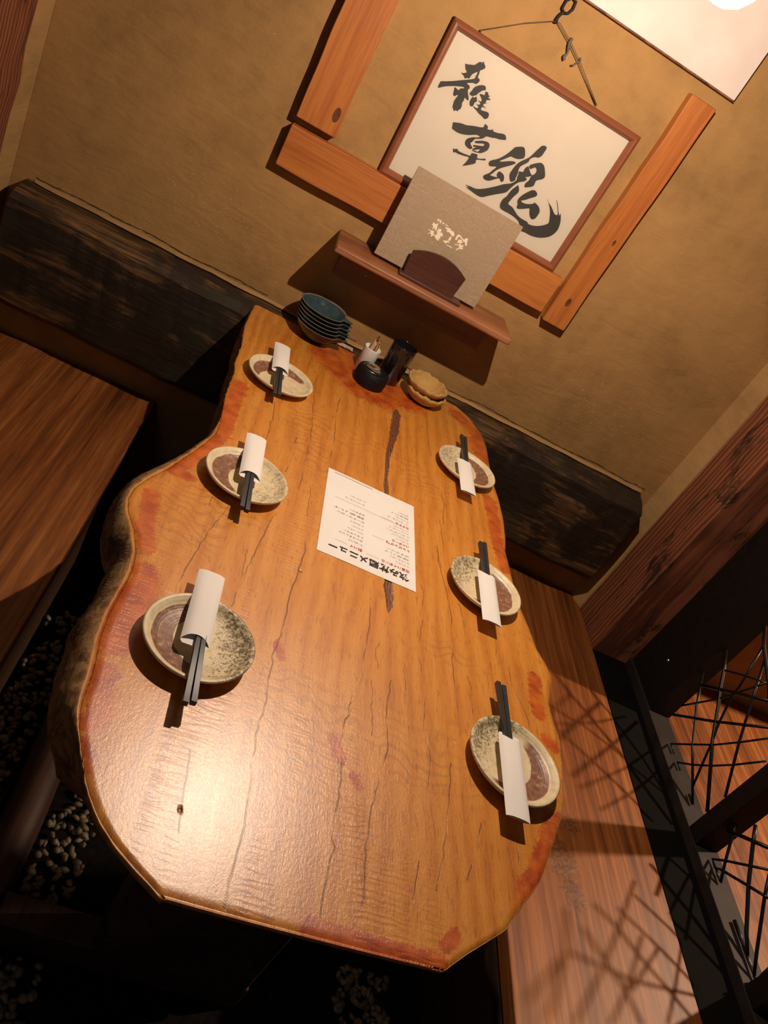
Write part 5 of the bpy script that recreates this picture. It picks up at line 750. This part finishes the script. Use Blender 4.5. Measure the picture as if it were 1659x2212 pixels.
# ================================================================== TABLE SETTINGS
def mk_plate_obj(mt):
    prof = [(0.0001, 0.004), (0.041, 0.004), (0.043, 0.0), (0.049, 0.0), (0.052, 0.005), (0.066, 0.010), (0.0785, 0.0165), (0.0818, 0.0205), (0.0822, 0.0232), (0.0800, 0.0245), (0.0765, 0.0238), (0.0725, 0.0190), (0.0655, 0.0135), (0.055, 0.0105), (0.030, 0.0088), (0.0001, 0.0082)]
    m = MB(); m.lathe(prof, 96, fr=lambda r, z, a: (r * (1 + 0.006 * math.sin(2 * a + 1)), z + (0.0006 * math.sin(3 * a) if z > .02 else 0)))
    return m.build('pottery_plate', mt, None, smooth=True)
def sleeve_mesh(name):
    m = MB(); W = 0.042; L = 0.152; nx, ny = 12, 10; V = []
    for j in range(ny + 1):
        for i in range(nx + 1):
            s = i / nx; a = (s - .5) * 2
            cut = 0.010 * (1 - a * a) if j == ny else 0
            y = L * j / ny - (0.009 * (1 - a * a) if j == ny else 0)
            h = 0.0006 + 0.0076 * (1 - abs(a) ** 3.2) * min(1, 0.45 + 0.65 * j / ny * 1.6)
            V.append((a * W / 2, y, h))
    F = [(j * (nx + 1) + i, j * (nx + 1) + i + 1, (j + 1) * (nx + 1) + i + 1, (j + 1) * (nx + 1) + i) for j in range(ny) for i in range(nx)]
    m.add(V, F); V = []
    for j in range(ny + 1):
        for i in range(nx + 1):
            a = (i / nx - .5) * 2; V.append((a * W / 2, (L + (0.006 if abs(a) < .999 else 0)) * j / ny if j == ny else L * j / ny, 0.0002 - 0.0 * a))
    m.add(V, F)
    m.add([(-W / 2, 0, 0.0002), (W / 2, 0, 0.0002), (W / 2, 0, 0.0008), (-W / 2, 0, 0.0008)], [(0, 1, 2, 3)])
    return m.build(name, PAPER, None, smooth=True, fix=False)
def chop_mesh():
    m = MB(); V = []
    for y, h, zc in ((0, 0.0040, 0.0040), (0.0008, 0.0042, 0.0042), (0.12, 0.0034, 0.0036), (0.224, 0.0016, 0.0030), (0.225, 0.0012, 0.0030)):
        V += [(-h, y, zc - h), (h, y, zc - h), (h, y, zc + h), (-h, y, zc + h)]
    m.add(V, [(4 * i + k, 4 * i + (k + 1) % 4, 4 * i + 4 + (k + 1) % 4, 4 * i + 4 + k) for i in range(4) for k in range(4)] + [(3, 2, 1, 0), (16, 17, 18, 19)])
    return m.build('chopstick', CHOP, None, bevel=0.0005)
sets = [  # place text, plate xy, sleeve closed end, sleeve open end, chopstick tip, brown angle, (brown centre, radius, speck)
 ('at the near left seat', (0.1195, -1.3662), (0.108, -1.234), (0.114, -1.386), (0.130, -1.495), -168, (-0.012, 0.046, 1.0)),
 ('at the middle left seat', (0.1150, -0.9240), (0.109, -0.785), (0.119, -0.936), (0.126, -1.046), 165, (-0.022, 0.052, 0.75)),
 ('at the far left seat', (0.1200, -0.4600), (0.101, -0.304), (0.115, -0.466), (0.122, -0.582), 120, (-0.03, 0.062, 0.35)),
 ('at the far right seat', (0.6340, -0.4610), (0.624, -0.604), (0.624, -0.451), (0.629, -0.317), -12, (-0.022, 0.055, 0.8)),
 ('at the middle right seat', (0.6400, -0.9345), (0.638, -1.057), (0.641, -0.908), (0.640, -0.796), -25, (-0.018, 0.050, 0.9)),
 ('at the near right seat', (0.6480, -1.3680), (0.634, -1.483), (0.639, -1.335), (0.634, -1.217), -38, (-0.020, 0.0545, 0.95)),
]
looks = ['beige pottery plate, brown patch and dark speckled half, ', 'beige pottery plate with a brown crescent on its left side, ', 'pale beige pottery plate with a short brown band, ',
         'beige pottery plate speckled at its far rim, ', 'beige pottery plate with a glossy brown right half, ', 'beige pottery plate with a brown crescent at its right rim, ']
sleeve0 = chop0 = None
for i, (pl, P, A, B, T, ba, (bc, br, sk)) in enumerate(sets):
    mt = mk_plate('plate_glaze_%d' % i, bc, br, sk, i * 3.7 + 1)
    p = mk_plate_obj(mt); p.location = (P[0], P[1], ZT + 0.0003); p.rotation_euler = (0, 0, math.radians(ba))
    tag(p, looks[i] + pl, 'plate', 'pottery plates laid at the six seats')
    if sleeve0 is None: s = sleeve0 = sleeve_mesh('chopstick_sleeve')
    else: s = sleeve0.copy(); C.objects.link(s)
    dA = Vector((B[0] - A[0], B[1] - A[1])).normalized(); ang = math.atan2(dA.y, dA.x) - PI / 2
    s.location = (A[0], A[1], ZT + 0.0256); s.rotation_euler = (0, 0, ang)
    tag(s, 'white paper chopstick sleeve lying across the plate ' + pl, 'chopstick sleeve', 'paper chopstick sleeves on the plates')
    d = Vector((A[0] - T[0], A[1] - T[1])).normalized(); a2 = math.atan2(d.y, d.x) - PI / 2
    mid_off = (Vector((A[0], A[1])) + dA * 0.1)
    for k, sx in enumerate((-1, 1)):
        if chop0 is None: c = chop0 = chop_mesh()
        else: c = chop0.copy(); C.objects.link(c)
        n = Vector((d.y, -d.x)) * (0.0052 * sx); st = 0.004 * (k if i % 2 == 0 else 1 - k)
        c.location = (T[0] + n.x + d.x * st, T[1] + n.y + d.y * st, ZT + 0.0250 + 0.0002); c.rotation_euler = (0, 0, a2 + sx * 0.012)
        right = (n.x > 0)
        tag(c, '%s one of the two black chopsticks in the sleeve %s' % ('right' if right else 'left', pl), 'chopstick', 'black chopsticks in their paper sleeves')

# printed drink menu lying on the table
MX0, MX1, MY0, MY1 = 0.2785, 0.4870, -1.0265, -0.7290
m = MB(); nx, ny = 14, 20; V = []
for j in range(ny + 1):
    for i in range(nx + 1):
        s, r_ = i / nx, j / ny
        V.append(((MX1 - MX0) * (s - .5), (MY1 - MY0) * (r_ - .5), 0.0006 + 0.0010 * max(0, (s - .7)) * r_ + 0.0004 * math.sin(s * 5) ** 2))
m.add(V, [(j * (nx + 1) + i, j * (nx + 1) + i + 1, (j + 1) * (nx + 1) + i + 1, (j + 1) * (nx + 1) + i) for j in range(ny) for i in range(nx)])
def text_mesh(txt, size, bold=0.0):
    cu = bpy.data.curves.new('t', 'FONT'); cu.body = txt; cu.size = size; cu.offset = bold; cu.resolution_u = 3
    ob = bpy.data.objects.new('t', cu); C.objects.link(ob); bpy.context.view_layer.update()
    dg = bpy.context.evaluated_depsgraph_get(); me = bpy.data.meshes.new_from_object(ob.evaluated_get(dg))
    vv = [v.co.copy() for v in me.vertices]; ff = [tuple(p.vertices) for p in me.polygons]
    bpy.data.objects.remove(ob); bpy.data.curves.remove(cu); bpy.data.meshes.remove(me)
    return vv, ff
def put_text(txt, xr, yt, width, height, mi, bold=0.0):
    """text read from the wall side: starts at world x = xr and runs to -x, letter tops toward -y"""
    vv, ff = text_mesh(txt, 0.01, bold)
    if not vv: return
    x0 = min(q.x for q in vv); x1 = max(q.x for q in vv); y0 = min(q.y for q in vv); y1 = max(q.y for q in vv)
    sx = width / max(1e-6, x1 - x0); sy = height / max(1e-6, y1 - y0)
    m.add([(xr - (q.x - x0) * sx - (MX0 + MX1) / 2, yt - (q.y - y0) * sy - (MY0 + MY1) / 2, 0.0021) for q in vv], ff, mi)
put_text('飲み放題メニュー', 0.472, -0.984, 0.172, 0.0235, 1, 0.0002)
def sect(head, xr, y, w):
    put_text(head, xr, y, w, 0.0085, 2, 0.0002)
    xx = xr - w - 0.004; m.box(xx - 0.028 - (MX0 + MX1) / 2, xx - (MX0 + MX1) / 2, y - .0045 - (MY0 + MY1) / 2, y - .0041 - (MY0 + MY1) / 2, 0.0019, 0.0021, 3)
sect('定番ハイボール', 0.473, -0.970, 0.062); sect('トッピング割', 0.473, -0.902, 0.052); put_text('ハイボール', 0.473, -0.889, 0.040, 0.0075, 2, 0.0002); sect('カクテル', 0.473, -0.822, 0.032)
sect('酎ハイ', 0.369, -0.968, 0.026)
def rows(xr, ylist, mi):
    pool = ['レモンサワー', 'ウーロンハイ', '緑茶ハイ', 'コーラハイボール', 'ジンジャーハイボール', 'カシスオレンジ', 'ゆずサワー', 'ピーチウーロン', 'グレープフルーツサワー']
    for i, (y, w) in enumerate(ylist): put_text(pool[(i * 4 + mi) % len(pool)], xr, y, w, 0.0050, mi)
rows(0.472, [(-0.957, .03), (-0.946, .043), (-0.935, .055), (-0.924, .05), (-0.879, .03), (-0.868, .04), (-0.857, .052), (-0.846, .046), (-0.836, .036), (-0.811, .05), (-0.800, .032), (-0.789, .042), (-0.778, .024)], 3)
rows(0.369, [(-0.953, .03), (-0.940, .052), (-0.928, .042), (-0.915, .034), (-0.902, .026), (-0.889, .030), (-0.875, .06), (-0.862, .068), (-0.849, .034)], 1)
rows(0.369, [(-0.812, .046), (-0.798, .034)], 3)
m.box(0.300 - (MX0 + MX1) / 2, 0.448 - (MX0 + MX1) / 2, -0.8295 - (MY0 + MY1) / 2, -0.8291 - (MY0 + MY1) / 2, 0.0019, 0.0021, 3)
m.box(0.292 - (MX0 + MX1) / 2, 0.385 - (MX0 + MX1) / 2, -0.7385 - (MY0 + MY1) / 2, -0.7375 - (MY0 + MY1) / 2, 0.0019, 0.0021, 3)
o = m.build('menu_sheet', [PAPER, PRINTK, PRINTR, PRINTG], None, fix=False); o.location = ((MX0 + MX1) / 2, (MY0 + MY1) / 2, ZT)
tag(o, 'white printed drink menu sheet lying in the middle of the table', 'menu')

# ================================================================== CONDIMENTS AT THE WALL END
def bowl_proto():
    n = 72
    def fr(r, z, a):
        # pouring spout toward +x
        da = math.atan2(math.sin(a), math.cos(a)); k = math.exp(-(da / 0.16) ** 2); k2 = math.exp(-((abs(da) - 0.34) / 0.13) ** 2)
        up = max(0, (z - 0.02) / 0.025)
        return r + (0.020 * k - 0.0035 * k2) * up * (1 if r > .03 else 0), z + 0.0008 * math.sin(2 * a) * up - 0.003 * k * up
    pout = [(0.0001, 0.003), (0.024, 0.003), (0.025, 0.0), (0.029, 0.0), (0.030, 0.004), (0.046, 0.013), (0.060, 0.028), (0.0680, 0.043), (0.0695, 0.0452)]
    pin = [(0.0695, 0.0452), (0.0680, 0.0462), (0.0660, 0.0448), (0.057, 0.030), (0.044, 0.0165), (0.028, 0.0085), (0.0001, 0.007)]
    m = MB(); m.lathe(pout, n, fr=fr, mi=1); m.lathe(pin, n, fr=fr, mi=0)
    o = m.build('spouted_bowl', [BOWL, BOWLO], None, smooth=True)
    return o
pos = ['bottom one of the stack', 'second from the bottom of the stack', 'third from the bottom of the stack', 'third from the top of the stack', 'second from the top of the stack', 'topmost of the stack']
b0 = None
for i in range(6):
    if b0 is None: b = b0 = bowl_proto()
    else: b = b0.copy(); C.objects.link(b)
    b.location = (0.1765 - 0.0015 * i, -0.106 + 0.004 * i, ZT + 0.0005 + 0.0090 * i); b.rotation_euler = (0, 0, math.radians(-12 + (3 * math.sin(i * 2)) + (4 if i == 5 else 0)))
    tag(b, 'dark blue glazed bowl with a pouring spout, ' + pos[i], 'bowl', 'stacked blue spouted bowls by the wall')

t = thing('toothpick_cup', 'white plastic cup full of wrapped toothpicks beside the blue bowls', 'cup', (0.331, -0.1405, ZT + 0.0004))
MB().lathe([(0.0001, 0.003), (0.020, 0.003), (0.0215, 0.0), (0.0225, 0.001), (0.0240, 0.068), (0.0238, 0.070), (0.0226, 0.070), (0.0215, 0.006), (0.0001, 0.005)], 48).build('cup_body', WHITEP, t, smooth=True)
for i in range(16):
    a = random.uniform(0, 2 * PI); r = random.uniform(0, .014); tx, ty = random.gauss(0, .004), random.gauss(0, .004)
    x, y = r * math.cos(a), r * math.sin(a)
    pk = thing('wrapped_toothpick', 'clear wrapped wooden toothpick standing in the white cup', 'toothpick', (0.331 + x * .8, -0.1405 + y * .8, ZT + 0.0062), group='wrapped toothpicks in the white cup')
    h = random.uniform(.078, .092)
    MB().tube([(0, 0, 0), (tx, ty, h)], 0.0011, 6).build('stick', PICK, pk, smooth=True)
    ca, sa = math.cos(a + .7), math.sin(a + .7); wv = 0.0038
    m = MB(); m.add([(-wv * ca, -wv * sa, 0), (wv * ca, wv * sa, 0), (tx + wv * ca, ty + wv * sa, h + .008), (tx - wv * ca, ty - wv * sa, h + .008)], [(0, 1, 2, 3)]); m.add([(-wv * ca, -wv * sa + .0024, 0), (wv * ca, wv * sa + .0024, 0), (tx + wv * ca, ty + wv * sa + .0024, h + .008), (tx - wv * ca, ty - wv * sa + .0024, h + .008)], [(0, 1, 2, 3)])
    m.build('wrapper', FILM, pk, fix=False)

t = thing('black_tumbler', 'tall shiny black cylinder tumbler standing by the wall', 'tumbler', (0.4085, -0.128, ZT + 0.0004))
MB().lathe([(0.0001, 0.004), (0.031, 0.004), (0.0325, 0.0), (0.034, 0.002), (0.0365, 0.112), (0.0362, 0.115), (0.0350, 0.115), (0.0345, 0.112), (0.0320, 0.012), (0.0001, 0.010)], 64).build('tumbler_body', BLACKP, t, smooth=True)
t = thing('sauce_pot', 'squat black pot with a clear glass dome on its lid in front of the tumbler', 'pot', (0.3520, -0.2125, ZT + 0.0004))
MB().lathe([(0.0001, 0.002), (0.040, 0.002), (0.043, 0.0), (0.0455, 0.003), (0.0465, 0.020), (0.0450, 0.036), (0.0440, 0.0375), (0.0001, 0.0375)], 64).build('pot_body', BLACKMATTE, t, smooth=True)
MB().lathe([(0.0001, 0.0378), (0.0440, 0.0378), (0.0440, 0.0400), (0.0420, 0.0418), (0.0240, 0.0425), (0.0001, 0.0425)], 64).build('lid', BLACKMATTE, t, smooth=True)
CREAMD = plain('cream_disc', (0.62, 0.55, 0.42), 0.5)
MB().lathe([(0.0001, 0.0427), (0.0225, 0.0427), (0.0225, 0.0436), (0.0001, 0.0436)], 48, cx=-0.006, cy=-0.004).build('dome_brightener', CREAMD, t, smooth=True)  # pale disc added under the glass to make the dome look bright
MB().lathe([(0.0001, 0.0438), (0.0235, 0.0438), (0.0258, 0.0455), (0.0240, 0.0490), (0.0180, 0.0530), (0.0090, 0.0555), (0.0001, 0.0562)], 48, cx=-0.006, cy=-0.004).build('glass_dome', GLASS, t, smooth=True)
MB().lathe([(0.0262, 0.0428), (0.0280, 0.0428), (0.0284, 0.0450), (0.0272, 0.0462), (0.0264, 0.0450)], 48, close=True, cx=-0.006, cy=-0.004).build('metal_ring', METAL, t, smooth=True)

def clay_bowl(lab, x, y, z, ry, seed):
    random.seed(seed); ph = [random.uniform(0, 6.28) for _ in range(6)]
    def fr(r, z_, a):
        k = max(0, (z_ - 0.012) / 0.02)
        return r * (1 + k * (0.014 * math.sin(3 * a + ph[0]) + 0.007 * math.sin(7 * a + ph[1]) + 0.006 * math.sin(17 * a + ph[2]))), z_ + k * (0.0010 * math.sin(5 * a + ph[3]) + 0.0012 * math.sin(13 * a + ph[4]) + 0.0008 * math.sin(29 * a + ph[5]))
    m = MB(); m.lathe([(0.0001, 0.001), (0.030, 0.0), (0.036, 0.002), (0.050, 0.013), (0.0590, 0.024), (0.0625, 0.030), (0.0622, 0.0345), (0.0590, 0.0370), (0.0550, 0.0350), (0.0525, 0.028), (0.045, 0.014), (0.030, 0.0070), (0.0001, 0.0055)], 96, fr=fr)
    o = m.build('clay_bowl', CLAY, None, smooth=True); o.location = (x, y, z); o.rotation_euler = (ry, 0, ry * .6)
    tag(o, lab, 'bowl', 'rough ochre clay bowls by the wall'); return o
clay_bowl('rough ochre clay bowl, lower one of the stacked pair', 0.519, -0.151, ZT + 0.0006, 0.0, 3)
clay_bowl('rough ochre clay bowl, upper one of the stacked pair', 0.5125, -0.1500, ZT + 0.0225, 0.0, 9)

# ================================================================== PENDANT LAMP OVER THE TABLE
t = thing('pendant_bulb', 'bare glowing bulb hanging above the table at the top edge', 'lamp', BULB)
MB().lathe([(0.0135, 0.052), (0.0150, 0.047), (0.026, 0.038), (0.040, 0.020), (0.0455, 0.0), (0.042, -0.020), (0.030, -0.036), (0.014, -0.0445), (0.0001, -0.0462)], 48).build('glass_globe', BULBM, t, smooth=True)
MB().tube([(-0.010, 0, 0.020), (-0.009, 0, 0.034), (0.0, 0.009, 0.036), (0.010, 0, 0.034), (0.010, 0, 0.020)], 0.0006, 6).build('filament', FIL, t, smooth=True)
MB().lathe([(0.0001, 0.10), (0.016, 0.098), (0.018, 0.092), (0.018, 0.055), (0.0145, 0.0525), (0.0001, 0.0525)], 32).build('socket', BLACKW, t, smooth=True)
MB().tube([(0, 0, 0.10), (0, 0, 0.85)], 0.003, 8).build('cable', BLACKW, t, smooth=True)
